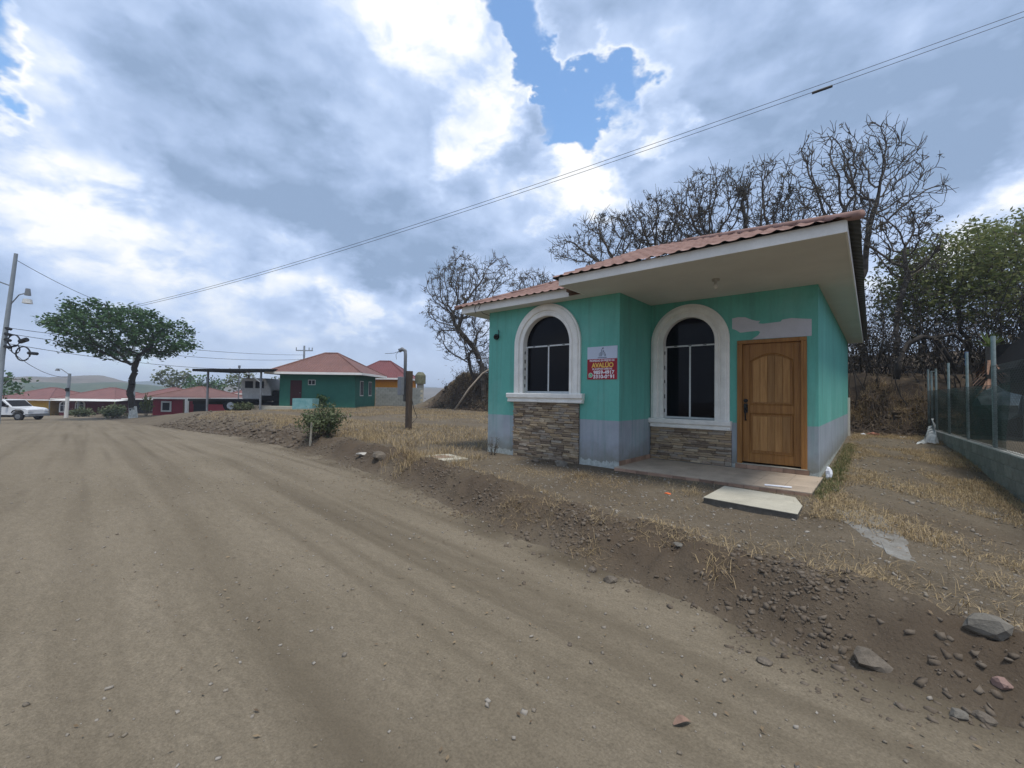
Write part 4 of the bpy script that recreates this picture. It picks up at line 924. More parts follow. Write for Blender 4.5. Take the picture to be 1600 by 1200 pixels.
lbox(rh, 'porch_opening', DRK, 4.45, 5.98, -.05, .02, 0, 1.85)
bh = hip_house('back_row_house', 'far red roofed house showing between the carport posts', (-57.0, 11.0, -1.2), AX, 6.5, 6, 2.1, 1.4, .5, mat('beige_paint', (.35, .30, .22), rough=.85), RF3, ridge=.6)

# ------------------------------------------------------------------ pickup
pk = thing('pickup_truck', 'white pickup truck parked at the far left of the road', 'truck', (-55.3, -6.7, float(zroad(np.array(-55.3)))), AX+.05)
CARW = mat('white_car_paint', (.62, .64, .66), var=.03, rough=.25, spec=.5)
prof = [(-3.9, .55), (-3.9, 1.12), (-2.2, 1.15), (-2.05, 1.72), (-1.75, 1.84), (-.35, 1.82), (.35, 1.22), (1.45, 1.10), (1.68, .98), (1.72, .55), (1.35, .50), (1.3, .72), (1.12, .86), (.72, .86), (.5, .72), (.42, .48), (-2.3, .48), (-2.35, .72), (-2.55, .86), (-2.95, .86), (-3.15, .72), (-3.2, .52)]
body = MB().prism_xz(prof, -.9, .9).build('body', CARW, pk, local=True, bevel=.035)
MB().prism_xz([(-1.95, 1.22), (-1.88, 1.66), (-1.15, 1.72), (-1.12, 1.22)], -.912, -.898).build('side_window', GLASS, body, local=True)
MB().prism_xz([(-1.04, 1.22), (-1.06, 1.72), (-.42, 1.72), (.12, 1.24)], -.912, -.898).build('side_window', GLASS, body, local=True)
MB().add([(-.3, -.78, 1.79), (-.3, .78, 1.79), (.33, .82, 1.25), (.33, -.82, 1.25)], [(0, 1, 2, 3)]).build('windscreen', GLASS, body, local=True).location.x = .015
MB().box(1.60, 1.74, -.86, -.5, .80, .96).build('headlight', PLAST, body, local=True); MB().box(1.60, 1.74, .5, .86, .80, .96).build('headlight', PLAST, body, local=True)
MB().box(1.5, 1.80, -.9, .9, .38, .60).build('bumper', MET, pk, local=True)
MB().box(-.05, .12, -1.08, -.91, 1.2, 1.36).build('mirror', CHS, body, local=True)
MB().box(-2.2, 1.2, -.6, .6, .3, .5).build('underbody', CHS, pk, local=True)
MB().tube([(.38, -.915, .7), (.5, -.915, .86), (.7, -.915, .95), (1.1, -.915, .95), (1.32, -.915, .84), (1.4, -.915, .66)], .04, 6).build('wheel_arch', CHS, body, local=True)
for x in (.92, -2.75):
    for y in (-.8, .8): wheel(pk, x, y, .38, .38, .24, False, MET)

# ------------------------------------------------------------------ poles and wires
POLE = mat('grey_concrete_pole', (.26, .29, .31), var=.12, scale=3, rough=.85)
lp = thing('utility_pole', 'tall leaning concrete utility pole with lamp at the left edge', 'utility pole', (-43.7, -7.75, -1.5))
MB().tube([(-43.7, -7.75, -2), (-43.37, -7.61, 3.24), (-42.57, -7.17, 10.65)], [.19, .15, .10], 12).build('pole', POLE, lp)
MB().tube([(-42.9, -7.3, 7.1), (-42.5, -6.95, 7.75), (-42.2, -6.7, 7.85), (-42.05, -6.55, 7.86)], .035, 6).build('lamp_arm', MET, lp)
MB().tube([(-42.05, -6.55, 7.72), (-42.05, -6.55, 8.2)], [.17, .12], 10).build('photocell_head', MET, lp)
MB().tube([(-42.05, -6.55, 7.45), (-42.05, -6.55, 7.15)], [.22, .27], 12).build('lamp_shade', mat('lamp_refractor', (.5, .5, .48), rough=.4), lp)
MB().bar((-43.0, -7.4, 8.4), (-44.2, -8.6, 9.0), .07).build('cross_arm', MET, lp)
for i, z in enumerate((5.4, 5.0, 4.6, 4.1)):
    MB().tube([(-43.1, -7.5, z), (-42.85, -7.25, z-.1)], .1, 8).build('insulator', BLACK, lp)
def ring(c, r, tr_, name):
    pts = [(c[0]+r*math.cos(t)*.76, c[1]+r*math.cos(t)*.65, c[2]+r*math.sin(t)) for t in np.linspace(0, 2*math.pi, 17)]
    MB().tube(pts, tr_, 5, caps=False).build(name, BLACK, lp)
ring((-42.75, -7.1, 4.5), .42, .05, 'cable_coil'); ring((-42.2, -6.65, 3.6), .5, .05, 'cable_coil'); ring((-42.6, -7.0, 3.9), .3, .04, 'cable_coil')
MB().tube([(-42.4, -6.8, 4.45), (-42.0, -6.5, 4.6)], .16, 8).build('splice_box', BLACK, lp); MB().tube([(-41.9, -6.4, 3.65), (-41.4, -6.0, 3.6)], .11, 8).build('splice_box', BLACK, lp)
sp_ = thing('street_lamp', 'short street lamp pole with white base beside the maroon house', 'street lamp', (-60.2, -3.45, -1.95))
MB().tube([(-60.2, -3.45, -2.1), (-60.1, -3.4, .35)], [.17, .15], 8).build('painted_base', WHW, sp_); MB().tube([(-60.1, -3.4, .35), (-59.9, -3.32, 2.75)], [.15, .12], 8).build('pole', POLE, sp_)
MB().tube([(-59.9, -3.32, 2.6), (-60.6, -3.9, 3.2), (-60.9, -4.1, 3.2)], .04, 5).build('lamp_arm', MET, sp_); MB().tube([(-60.95, -4.15, 3.0), (-60.95, -4.15, 3.25)], [.2, .1], 8).build('lamp_head', MET, sp_)
MB().box(-60.2, -59.85, -3.6, -3.3, .9, 1.25).build('junction_box', BLACK, sp_)
xp = thing('cross_pole', 'far utility pole with cross arm above the green bungalow roof', 'utility pole', (-57.8, 19.4, -1))
MB().tube([(-57.8, 19.4, -1.5), (-57.8, 19.4, 7.7)], [.2, .13], 8).build('pole', POLE, xp); MB().bar((-58.7, 18.65, 7.02), (-56.9, 20.2, 7.02), .14).build('cross_arm', POLE, xp)
for k in (-1, .6, 1): MB().tube([(-57.8+.85*k, 19.4+.73*k, 7.05), (-57.8+.85*k, 19.4+.73*k, 7.45)], .07, 6).build('insulator', POLE, xp)
vp = thing('roof_pole', 'thin pipe pole behind the carport roof', 'pole', (-47.0, 8.2, -1.0))
MB().tube([(-47, 8.2, -1.2), (-47, 8.2, 3.6)], .06, 6).build('pipe', MET, vp); MB().tube([(-47, 8.2, 3.6), (-47, 8.2, 3.85)], .12, 6).build('cap', MET, vp)
fp = thing('utility_pole', 'utility pole rising behind the big leafy tree', 'utility pole', (-57.55, 1.46, -2.0))
MB().tube([(-57.55, 1.46, -2.2), (-57.5, 1.2, 10.3)], [.14, .1], 8).build('pole', POLE, fp)
rp = thing('utility_pole', 'utility pole on the hillside beyond the right edge', 'utility pole', (11.4, 14.6, 2.0))
MB().tube([(11.4, 14.6, 1.5), (11.4, 14.6, 14.3)], [.19, .12], 8).build('pole', POLE, rp)
CAB = mat('black_cable', (.03, .03, .035), rough=.6)
def wire(a_, b, sag, r, label, n_=40, r2=None):
    a_, b = Vector(a_), Vector(b); pts = []
    for i in range(n_+1):
        t = i/n_; p = a_.lerp(b, t); p.z -= sag*4*t*(1-t); pts.append(p)
    rs = [r+((r2 or r)-r)*i/n_ for i in range(n_+1)]
    o = MB().tube(pts, rs, 5).build('cable', CAB); return prop(o, label, 'cable')
# span over the house: thin twin wires
def span_pts(zoff, extra):
    A = Vector((-57.5, 1.2, 10.3+zoff)); B = Vector((11.4, 14.6, 14.15+zoff*.9)); return A, B
A, B = span_pts(0, 0); wire(A, B, .9, .02, 'upper of the twin overhead cables crossing the sky above the house', r2=.008)
A, B = span_pts(-.2, 0); wb = wire(A, B, .9, .02, 'lower of the twin overhead cables, with a black splice on it', r2=.008)
t_ = .858; p = A.lerp(B, t_); p.z -= .9*4*t_*(1-t_); q = A.lerp(B, t_+.009); q.z -= .9*4*(t_+.009)*(1-t_-.009)
MB().tube([p-Vector((0, 0, .03)), q-Vector((0, 0, .03))], .05, 8).build('splice', BLACK, wb)
wire((-42.6, -7.15, 10.2), (-57.4, .6, 9.6), .35, .02, 'high cable running from the leaning pole top to the leafy tree')
for i, (z, dz) in enumerate(((5.4, 5.2), (5.0, 4.6), (4.3, 3.6))):
    wire((-43.0, -7.4, z), (-57.7, 19.4, dz+1.2), .5+.25*i, .02, ['topmost', 'middle', 'lowest'][i]+' of the slack cables strung from the leaning pole behind the leafy tree')
wire((-43.0, -7.4, 4.0), (-60, -3.4, 2.4), .6, .02, 'slack cable from the leaning pole down to the short street lamp')
wire((-44.2, -8.6, 9.0), (-40, -25, 8.5), .3, .02, 'cable leaving the leaning pole past the left picture edge')

# meter post on the lot
mp_ = thing('meter_post', 'dark wooden meter post with grey conduit and box on the lot', 'post', (-9.03, 2.08, -.1))
OLDW = mat('weathered_timber', (.075, .055, .04), var=.3, scale=6, rough=.95, aniso=(6, 6, .6), bump=.4, fine=.2)
MB().box(-9.12, -8.94, 2.0, 2.17, -.5, 1.97).build('timber_post', OLDW, mp_, bevel=.01)
MB().tube([(-9.17, 2.0, .9), (-9.17, 2.0, 2.55), (-9.18, 1.99, 2.68), (-9.26, 1.93, 2.74), (-9.35, 1.85, 2.68)], [.055, .055, .06, .075, .07], 10).build('conduit', MET, mp_, smooth=True)
MB().tube([(-9.35, 1.85, 2.66), (-9.5, 1.75, 2.6), (-9.75, 1.55, 2.58)], .008, 4).tube([(-9.35, 1.85, 2.66), (-9.44, 1.79, 2.55), (-9.42, 1.8, 2.38)], .008, 4).build('bare_wire', BLACK, mp_)
MB().box(-9.33, -9.11, 1.80, 1.94, 1.12, 1.76).build('meter_box', MET, mp_, bevel=.012)
MB().tube([(-8.9, 2.1, 1.0), (-8.80, 2.15, .6), (-8.7, 2.2, .35), (-8.85, 2.1, .15)], .012, 5).build('hanging_cable', BLACK, mp_)

# ------------------------------------------------------------------ trees
def sample_ell(ells, n, r, shell=.0, local=None):
    vol = np.array([q[3]*q[3]*q[4] for q in ells]); k = r.choice(len(ells), n, p=vol/vol.sum()); e_ = np.array(ells)[k]
    d = r.normal(size=(n, 3)); d /= np.linalg.norm(d, axis=1)[:, None]; rad = r.random(n)**(1/3)
    if shell: rad = np.maximum(rad, r.random(n)*shell)
    return e_[:, :3]+d*rad[:, None]*e_[:, [3, 3, 4]]
def grow(trunk, attr, step, infl, kill, r, jit=.25, grav=.0, iters=160, maxn=6000):
    P = [np.array(trunk[0], float)]; par = [-1]
    for q in trunk[1:]:
        a_ = P[-1]; b = np.array(q, float); n_ = max(1, int(np.linalg.norm(b-a_)/step))
        for i in range(n_): P.append(a_+(b-a_)*(i+1)/n_+r.normal(size=3)*step*.12); par.append(len(P)-2)
    A = np.array(attr); PN = np.array(P)
    D = np.linalg.norm(A[:, None]-PN[None], axis=2); near = D.argmin(1); dist = D.min(1)
    alive = np.ones(len(A), bool)
    for it in range(iters):
        m = alive & (dist < infl)
        if not m.any():
            if it < 40 and alive.any():
                m = np.zeros(len(A), bool); m[np.where(alive)[0][dist[alive].argmin()]] = True
            else: break
        idx = near[m]; dv_ = A[m]-np.array(P)[idx]; dv_ /= np.linalg.norm(dv_, axis=1)[:, None]+1e-9
        acc = np.zeros((len(P), 3)); np.add.at(acc, idx, dv_); u = np.unique(idx)
        newp = []
        for i in u:
            d = acc[i]; d = d/(np.linalg.norm(d)+1e-9)+r.normal(size=3)*jit; d[2] += grav; d /= np.linalg.norm(d)
            q = P[i]+d*step; newp.append(q); par.append(int(i))
        base_i = len(P); P += newp; NPn = np.array(newp)
        dn = np.linalg.norm(A[:, None]-NPn[None], axis=2); j = dn.argmin(1); dm = dn.min(1)
        upd = dm < dist; near[upd] = base_i+j[upd]; dist[upd] = dm[upd]
        alive &= dist > kill
        if len(P) > maxn: break
    return np.array(P), np.array(par)
def radii(P, par, r0, ex=2.3):
    n_ = len(P); acc = np.zeros(n_); rad = np.zeros(n_)
    for i in range(n_-1, -1, -1):
        rad[i] = max(r0, acc[i]**(1/ex)) if acc[i] > 0 else r0
        if par[i] >= 0: acc[par[i]] += rad[i]**ex
    return rad
def wood_mesh(name, P, par, rad, m, parent, k=5):
    n_ = len(P); d = np.zeros((n_, 3)); ch = par >= 0; d[ch] = P[ch]-P[par[ch]]; d[0] = P[1]-P[0]
    d /= np.linalg.norm(d, axis=1)[:, None]+1e-9
    ref = np.where(np.abs(d[:, :1]) > .85, np.array([[0, 1, 0.]]), np.array([[1., 0, 0]]))
    x = np.cross(d, ref); x /= np.linalg.norm(x, axis=1)[:, None]+1e-9; y = np.cross(d, x)
    t = np.arange(k)*2*math.pi/k
    V = P[:, None]+(x[:, None]*np.cos(t)[None, :, None]+y[:, None]*np.sin(t)[None, :, None])*rad[:, None, None]
    # child rings start on the parent node with the child's own frame so that forks stay clean
    V0 = P[par.clip(0)][:, None]+(x[:, None]*np.cos(t)[None, :, None]+y[:, None]*np.sin(t)[None, :, None])*np.minimum(rad[par.clip(0)], rad*1.25)[:, None, None]
    verts = np.concatenate([V.reshape(-1, 3), V0.reshape(-1, 3)]); ids = np.where(ch)[0]
    j = np.arange(k); jn = (j+1) % k; off = n_*k
    f = np.stack([off+ids[:, None]*k+j, off+ids[:, None]*k+jn, ids[:, None]*k+jn, ids[:, None]*k+j], -1).reshape(-1, 4)
    return npmesh(name, verts, f, m, parent, smooth=True, origin=rootloc(parent).location)
def leaf_quads(C_, size, r, flat=0., aspect=.5):
    n_ = len(C_); d = r.normal(size=(n_, 3)); d[:, 2] *= (1-flat); d /= np.linalg.norm(d, axis=1)[:, None]
    u = r.normal(size=(n_, 3)); u[:, 2] += flat*3; w = np.cross(d, u); w /= np.linalg.norm(w, axis=1)[:, None]+1e-9
    s = (size*(.6+.8*r.random(n_)))[:, None]
    V = np.stack([C_-d*s*.5, C_+w*s*aspect*.5, C_+d*s*.5, C_-w*s*aspect*.5], 1)
    return V.reshape(-1, 3), np.arange(n_*4).reshape(-1, 4)
BARK = mat('grey_bark', (.085, .072, .058), var=.35, scale=3, rough=.95, fine=.2)
BARKD = mat('dark_bark', (.04, .034, .028), var=.35, scale=3, rough=.95)
def leafm(name, a_, b, tone, transl=.25):
    m = mat(name, a_, c2=b, scale=.9, rough=.7, tone=tone, detail=3)
    t = m.node_tree; p = next(x for x in t.nodes if x.type == 'BSDF_PRINCIPLED'); o = next(x for x in t.nodes if x.type == 'OUTPUT_MATERIAL')
    src = p.inputs['Base Color'].links[0].from_socket
    tl = t.nodes.new('ShaderNodeBsdfTranslucent'); t.links.new(src, tl.inputs[0]); ms = t.nodes.new('ShaderNodeMixShader'); ms.inputs[0].default_value = transl
    t.links.new(p.outputs[0], ms.inputs[1]); t.links.new(tl.outputs[0], ms.inputs[2]); t.links.new(ms.outputs[0], o.inputs[0])
    return m
LFG = leafm('leafy_green', (.016, .056, .018), (.042, .10, .03), (.08, .14, .05))
LFR = leafm('feathery_green', (.085, .13, .032), (.135, .175, .05), (.21, .21, .085), .4)
LFD = leafm('dry_epiphyte', (.045, .042, .030), (.10, .09, .06), (.13, .11, .075), .1)
LFK = leafm('shaded_dry_leaf', (.022, .019, .014), (.05, .042, .03), (.07, .055, .035), .1)  # dry leaves with the thicket's deep shadow put into the colour
LFB = leafm('dusty_bush_green', (.045, .075, .028), (.09, .125, .05), (.16, .17, .09))
def tree(name, label, cat, base, fork, ells, seed, nattr, step, infl, kill, r0, barkm, leaf=None, group=None, ex=2.3, grav=.0, jit=.25, twigs=None, extra_trunk=None):
    r = np.random.default_rng(seed); bx, by = base; bz = zpt(bx, by)-.1
    t = thing(name, label, cat, (bx, by, bz), group=group)
    attr = sample_ell(ells, nattr, r, .95)
    c0 = np.array(ells[0][:3])
    trunk = [(bx, by, bz)]
    f = np.array(fork)
    for i in (1, 2, 3): trunk.append(tuple(np.array((bx, by, bz))+(f-np.array((bx, by, bz)))*i/3+r.normal(size=3)*(.02 if extra_trunk else .06)*np.linalg.norm(f-np.array((bx, by, bz)))*np.array([1, 1, .2])))
    P, par = grow(trunk, attr, step, infl, kill, r, jit, grav)
    rad = radii(P, par, r0, ex)
    if extra_trunk: rad[:extra_trunk[0]] = np.maximum(rad[:extra_trunk[0]], extra_trunk[1])
    if twigs:
        cnt_, len_, = twigs; ids = np.where(rad < .035)[0]; NP_ = []; NPar = []; NR = []; o = len(P)
        for i in ids:
            dirn = P[i]-P[par[i]] if par[i] >= 0 else np.array([0, 0, 1.]); dirn = dirn/(np.linalg.norm(dirn)+1e-9)
            for c in range(r.poisson(cnt_)):
                d = dirn*.7+r.normal(size=3)*.55+np.array([0, 0, .25]); d /= np.linalg.norm(d); q = P[i]; pi_ = int(i); l_ = len_*r.uniform(.4, 1.2)/3
                for k_ in range(3):
                    d = d+r.normal(size=3)*.18+np.array([0, 0, .08]); d /= np.linalg.norm(d); q = q+d*l_; NP_.append(q); NPar.append(pi_); NR.append(r0*(.95-.2*k_)); pi_ = o+len(NP_)-1
        P = np.concatenate([P, np.array(NP_)]); par = np.concatenate([par, np.array(NPar, dtype=int)]); rad = np.concatenate([rad, np.array(NR)])
    wood_mesh('trunk', P, par, rad, barkm, t)
    if leaf:
        lm, per, size, spread, rlim, flat, asp, nm = leaf[:8]
        ids = np.where((rad < rlim) & (P[:, 2] > P[0, 2]+1.2))[0]
        if per < 1: ids = r.choice(ids, int(len(ids)*per), replace=False); cnt = leaf[8] if len(leaf) > 8 else 10
        else: cnt = int(per)
        C_ = np.repeat(P[ids], cnt, axis=0)+r.normal(size=(len(ids)*cnt, 3))*spread*np.array([1, 1, .7])
        V, F = leaf_quads(C_, np.full(len(C_), size), r, flat, asp)
        tn = np.repeat(np.clip(np.repeat(r.random(len(ids)), cnt)*.6+r.random(len(C_))*.4, 0, 1), 4)
        q = npmesh(nm, V, F, lm, t, tone=tn, origin=rootloc(t).location)
        if nm == 'epiphytes': q['kind'] = 'stuff'
    return t, P, par, rad
# the spreading leafy tree by the far road
lt_, P, par, rad = tree('leafy_tree', 'spreading dark green shade tree with whitewashed trunk at the far road', 'tree', (-48.32, .17), (-48.4, .0, 1.35), [(-48.85, -.54, 6.3, 5.3, 2.6), (-52.6, -3.8, 7.4, 2.2, 1.3), (-45.6, 2.3, 5.6, 1.9, 1.1), (-50.6, -2.1, 8.3, 3.0, 1.1), (-54.9, -5.8, 7.7, .8, .4), (-51.2, -2.6, 5.2, 1.4, .7), (-44.6, 3.1, 5.0, 1.0, .7)], 3, 1100, .38, 2.6, .62, .022, BARKD, (LFG, 16, .33, .29, .05, .55, .5, 'crown'), ex=2.2, grav=.0, extra_trunk=(9, .27))
wz = zpt(-48.32, .17)
MB().tube([(-48.32, .17, wz-.05), (-48.33, .16, wz+.45), (-48.36, .12, wz+1.05)], [.36, .305, .285], 12).build('whitewash', mat('lime_wash', (.45, .46, .42), var=.35, scale=5, rough=.95, fine=.2), lt_)
# bare trees on the bank behind the house
BG = 'bare trees on the bank behind the house'
BT = [('broad bare tree hung with dark clumps left of the green house', (-17.58, 14.6), [(-18.21, 12.9, 8.42, 2.62, 2.18), (-16.21, 14.4, 9.54, 1.31, 1.4), (-19.05, 12.2, 6.66, 1.57, 1.53)], 21, 1000, .5, 6),
      ('low scrubby bare tree under the broad clump hung tree on the mound', (-18.3, 14.9), [(-18.73, 13.2, 4.92, 1.83, 1.6), (-17.4, 13.9, 5.38, 1.5, 1.9)], 22, 600, .35, 5),
      ('small distant bare crown showing over the left roof slope', (-15.66, 17.8), [(-15.56, 17.38, 8.99, 1.77, 1.3)], 23, 450, .45, 5),
      ('bare tree with an outstretched left limb above the porch roof corner', (-7.32, 14.9), [(-7.41, 13.8, 9.5, 2.14, 1.6), (-9.51, 12.6, 9.25, .95, .8)], 24, 900, .4, 5),
      ('bare tree with matted twigs above the middle of the roof', (-5.59, 15.2), [(-5.3, 14.4, 10.1, 1.6, 1.5)], 25, 700, .45, 5),
      ('dense bare crown above the right half of the roof', (-2.63, 15.2), [(-2.71, 14.6, 10.4, 1.9, 1.75)], 26, 900, .42, 5),
      ('narrow bare tree with clotted twigs left of the tallest bare tree', (-.45, 15.2), [(-.3, 14.8, 10.4, 1.2, 1.66), (-.6, 14.8, 8.3, 1.3, 1.2)], 27, 700, .45, 5),
      ('tallest bare tree, its open twigs spreading above the roof corner', (1.45, 15.0), [(1.9, 14.7, 10.6, 1.4, 1.8), (2.5, 15.0, 9.0, 1.0, 1.0)], 28, 420, .10, 4),
      ('tall bare tree just right of the tallest one, leaning out past the roof corner', (3.3, 15.7), [(3.2, 15.5, 10.9, 1.3, 1.7), (4.3, 16.2, 10.4, 1.1, 1.3), (4.9, 16.5, 9.4, .9, .9), (3.4, 15.6, 9.0, 1.0, .9)], 30, 480, .12, 4),
      ('bushy bare crown low behind the roof middle, between taller bare crowns', (-4.0, 15.6), [(-4.0, 14.9, 9.0, 1.7, 1.5)], 31, 700, .3, 4),
      ('low bare crown right behind the roof hip, under the tallest bare tree', (.8, 15.6), [(.8, 15.0, 8.9, 1.6, 1.4)], 32, 700, .3, 4),
      ('bare tree with shaggy side limbs right of the roof corner', (4.0, 15.2), [(3.93, 14.6, 7.57, 1.3, 1.1), (4.6, 14.9, 6.6, 1.2, .9)], 29, 420, .3, 8)]
for lab, b_, el_, sd, na, pf, cnt in BT:
    e0 = el_[0]; fk = (b_[0]*.6+e0[0]*.4, b_[1]*.6+e0[1]*.4, zpt(*b_)+(e0[2]-e0[4]*1.3-zpt(*b_))*.75)
    tree('bare_tree', lab, 'tree', b_, fk, el_, sd, int(na*.95), .21, 1.3, .28, .0125, BARK, (LFD, pf*.11, .12, .075, .022, 0., .35, 'epiphytes', cnt*3), group=BG, ex=2.15, jit=.13, grav=.04, twigs=(1.25, .55))
# green feathery trees on the right
GT = [('feathery pale green tree behind the wire fence', (6.35, 18.5), [(5.99, 17.49, 6.73, 1.95, 1.6), (4.63, 16.6, 6.1, 1.4, 1.4), (7.35, 18.65, 7.0, 1.55, 1.7)], 41, 900, 3),
      ('tall thin leaved tree at the right edge beyond the shed', (8.43, 22.4), [(8.46, 22.21, 7.5, 2.3, 2.3), (10.4, 22.6, 7.2, 2, 2)], 42, 700, 3),
      ('low green tree half hidden in the thicket', (4.9, 17.2), [(4.9, 16.6, 5.2, 1.6, 1.3), (6.6, 16.8, 5.0, 1.5, 1.1)], 43, 500, 3)]
for lab, b_, el_, sd, na, cnt in GT:
    e0 = el_[0]; fk = (b_[0]*.5+e0[0]*.5, b_[1]*.5+e0[1]*.5, zpt(*b_)+(e0[2]-e0[4]*1.3-zpt(*b_))*.7)
    tree('green_tree', lab, 'tree', b_, fk, el_, sd, na, .2, 1.2, .3, .008, BARK, (LFR, cnt*4, .19, .22, .02, .4, .4, 'crown'), group='green trees on the right hillside', ex=2.3, jit=.25)
# dark dry thicket on the hillside: one tangled mass
def thicket(name, label, n_, xr, yr, hr, m, seed, lean=.35, leaves=0, lm=None, cat='thicket'):
    r = np.random.default_rng(seed); V = []; F = []; o = 0; LC = []
    for i in range(n_):
        x = r.uniform(*xr); y = r.uniform(*yr); z = float(zbase(np.array([x]), np.array([y]))[0]); h = r.uniform(*hr)
        d = r.normal(size=3)*lean; d[2] = 1; k = 6
        p = np.array([x, y, z-.1]); pts = [p]
        for j in range(k):
            d = d+r.normal(size=3)*.22; d[2] = max(d[2], .15); dd_ = d/np.linalg.norm(d); p = p+dd_*h/k; pts.append(p)
        rads = np.linspace(r.uniform(.012, .035), .005, k+1)
        allb = [(np.array(pts), rads)]
        for b_ in range(7):
            j = r.integers(1, k); q = pts[j]; dd_ = r.normal(size=3); dd_[2] = abs(dd_[2])*.6; dd_ /= np.linalg.norm(dd_); l_ = h*r.uniform(.15, .4)
            bp_ = [q, q+dd_*l_*.5+r.normal(size=3)*.05, q+dd_*l_+r.normal(size=3)*.12]; allb.append((np.array(bp_), np.array([.008, .006, .003]))); LC += [bp_[1], bp_[2]]
        for pts_, rs in allb:
            m_ = len(pts_); t = np.arange(3)*2*math.pi/3
            ring_ = pts_[:, None]+np.stack([np.cos(t), np.sin(t), np.zeros(3)], -1)[None]*rs[:, None, None]
            V.append(ring_.reshape(-1, 3))
            for j in range(m_-1):
                for c in range(3): F.append((o+j*3+c, o+j*3+(c+1) % 3, o+j*3+3+(c+1) % 3, o+j*3+3+c))
            o += m_*3
    t_ = thing(name, label, cat, (sum(xr)/2, sum(yr)/2, 1.5)); t_['kind'] = 'stuff'
    w = npmesh('twigs', np.concatenate(V), np.array(F), m, t_, origin=t_.location); w['kind'] = 'stuff'
    if leaves:
        C_ = np.repeat(np.array(LC), leaves, axis=0); C_ = C_+r.normal(size=C_.shape)*.12
        v, f = leaf_quads(C_, np.full(len(C_), .12), r, 0, .4)
        q = npmesh('dry_leaves', v, f, lm, t_, tone=np.repeat(r.random(len(C_)), 4), origin=t_.location); q['kind'] = 'stuff'
    return t_
thicket('thicket', 'dark tangled dry thicket covering the hillside right of the house', 650, (2.2, 14), (12.6, 22), (2.0, 4.8), BARKD, 51, leaves=2, lm=LFK)
thicket('thicket', 'dry brush along the top of the bank behind the house', 330, (-21, 2.2), (14.8, 18), (1.2, 2.8), BARK, 52, leaves=2, lm=LFD)
thicket('thicket', 'brown dead brush hanging on the face of the dirt mound', 150, (-22.5, -12), (13.4, 16.2), (.5, 1.2), BARK, 53, lean=.9, leaves=1, lm=LFD)
# a black burnt arching branch in the thicket and a pale bent pole on the mound
ab = MB().tube([(3.95, 12.5, 1.9), (4.0, 12.55, 2.5), (4.25, 12.75, 3.1), (4.6, 13.0, 3.35), (4.95, 13.3, 3.3), (5.25, 13.55, 2.75), (5.45, 13.75, 2.2)], [.09, .09, .085, .08, .075, .07, .06], 8).tube([(4.9, 13.25, 3.3), (5.4, 13.6, 3.45), (5.75, 13.9, 3.1), (5.9, 14.1, 2.5)], [.06, .06, .05, .04], 7).build('arched_trunk', BARKD, smooth=True)
prop(ab, 'black arched trunk bending over in the dark thicket', 'trunk')
pb = MB().tube([(-18.1, 12.3, zpt(-18.1, 12.3)), (-17.3, 12.9, 1.6), (-16.7, 13.5, 2.6), (-16.2, 14.0, 3.05), (-15.4, 14.6, 3.2)], [.07, .065, .06, .05, .04], 7).build('bent_pole', mat('pale_dead_wood', (.30, .25, .19), rough=.9), smooth=True)
prop(pb, 'long pale bent branch lying up the face of the dirt mound', 'branch')

# roots on the cut bank
def roots(name, label, n_, xr, seed):
    r = np.random.default_rng(seed); m = MB()
    for i in range(n_):
        x = r.uniform(*xr); y0_ = float(bank_line(x)); p = np.array([x, y0_+.9, 0]); p[2] = float(zbase(np.array([x]), np.array([p[1]]))[0])+.04; pts = [p.copy()]
        for j in range(7):
            p = p+np.array([r.normal()*.16, -.15-.06*r.random(), 0]); p[2] = float(zbase(np.array([p[0]]), np.array([p[1]]))[0])+.03+.05*r.random(); pts.append(p.copy())
        m.tube([tuple(q) for q in pts], list(np.linspace(.022, .005, 8)), 4)
    o = m.build(name, mat('root_bark', (.07, .052, .038), rough=.95), smooth=True); prop(o, label, 'roots', kind='stuff')
roots('roots', 'bare roots hanging down the cut bank', 60, (2.5, 5.5), 61); roots('roots', 'bare roots on the face of the dirt mound', 110, (-22, -12), 62)

# ------------------------------------------------------------------ bushes, hedges, distant trees
def bush(name, label, cat, c, rx, rz, n_, size, lm, seed, group=None, stems=22, up=.5):
    r = np.random.default_rng(seed); x, y = c; z = zpt(x, y)-.03; t = thing(name, label, cat, (x, y, z), group=group); m = MB(); L_ = []
    for i in range(stems):
        a_ = r.uniform(0, 2*math.pi); q = r.random()**.6; tip = np.array([x+rx*q*math.cos(a_), y+rx*q*math.sin(a_), z+2*rz*(1-.45*q*q)*r.uniform(.7, 1.08)])
        p0 = np.array([x+.15*rx*math.cos(a_), y+.15*rx*math.sin(a_), z]); mid = (p0+tip)/2+r.normal(size=3)*.08*rx; pts = [p0, mid, tip]
        m.tube([tuple(w_) for w_ in pts], [.012*rx+.004, .008*rx+.003, .003], 4, caps=False)
        for k in range(n_//stems):
            f = r.uniform(.25, 1.02)**.7; b = (1-f)**2*p0+2*f*(1-f)*mid+f*f*tip; L_.append(b+r.normal(size=3)*rx*.09)
    m.build('stems', BARK, t)
    v, f = leaf_quads(np.array(L_), np.full(len(L_), size), r, .2, .5)
    npmesh('leaves', v, f, lm, t, tone=np.repeat(r.random(len(L_)), 4), origin=t.location)
    return t
bush('bush', 'lone grey green leafy bush growing on the soil ridge', 'bush', (-8.6, -1.2), .72, .52, 2600, .085, LFB, 71, stems=46)
MB().bar((-8.35, -1.62, -.3), (-8.33, -1.6, .35), .04).build('stick', mat('pale_stake', (.4, .36, .28), rough=.9))['category'] = 'stake'
bpy.data.objects['stick']['label'] = 'short pale stake standing in front of the leafy bush'; bpy.data.objects['stick'].name = 'wooden_stake'
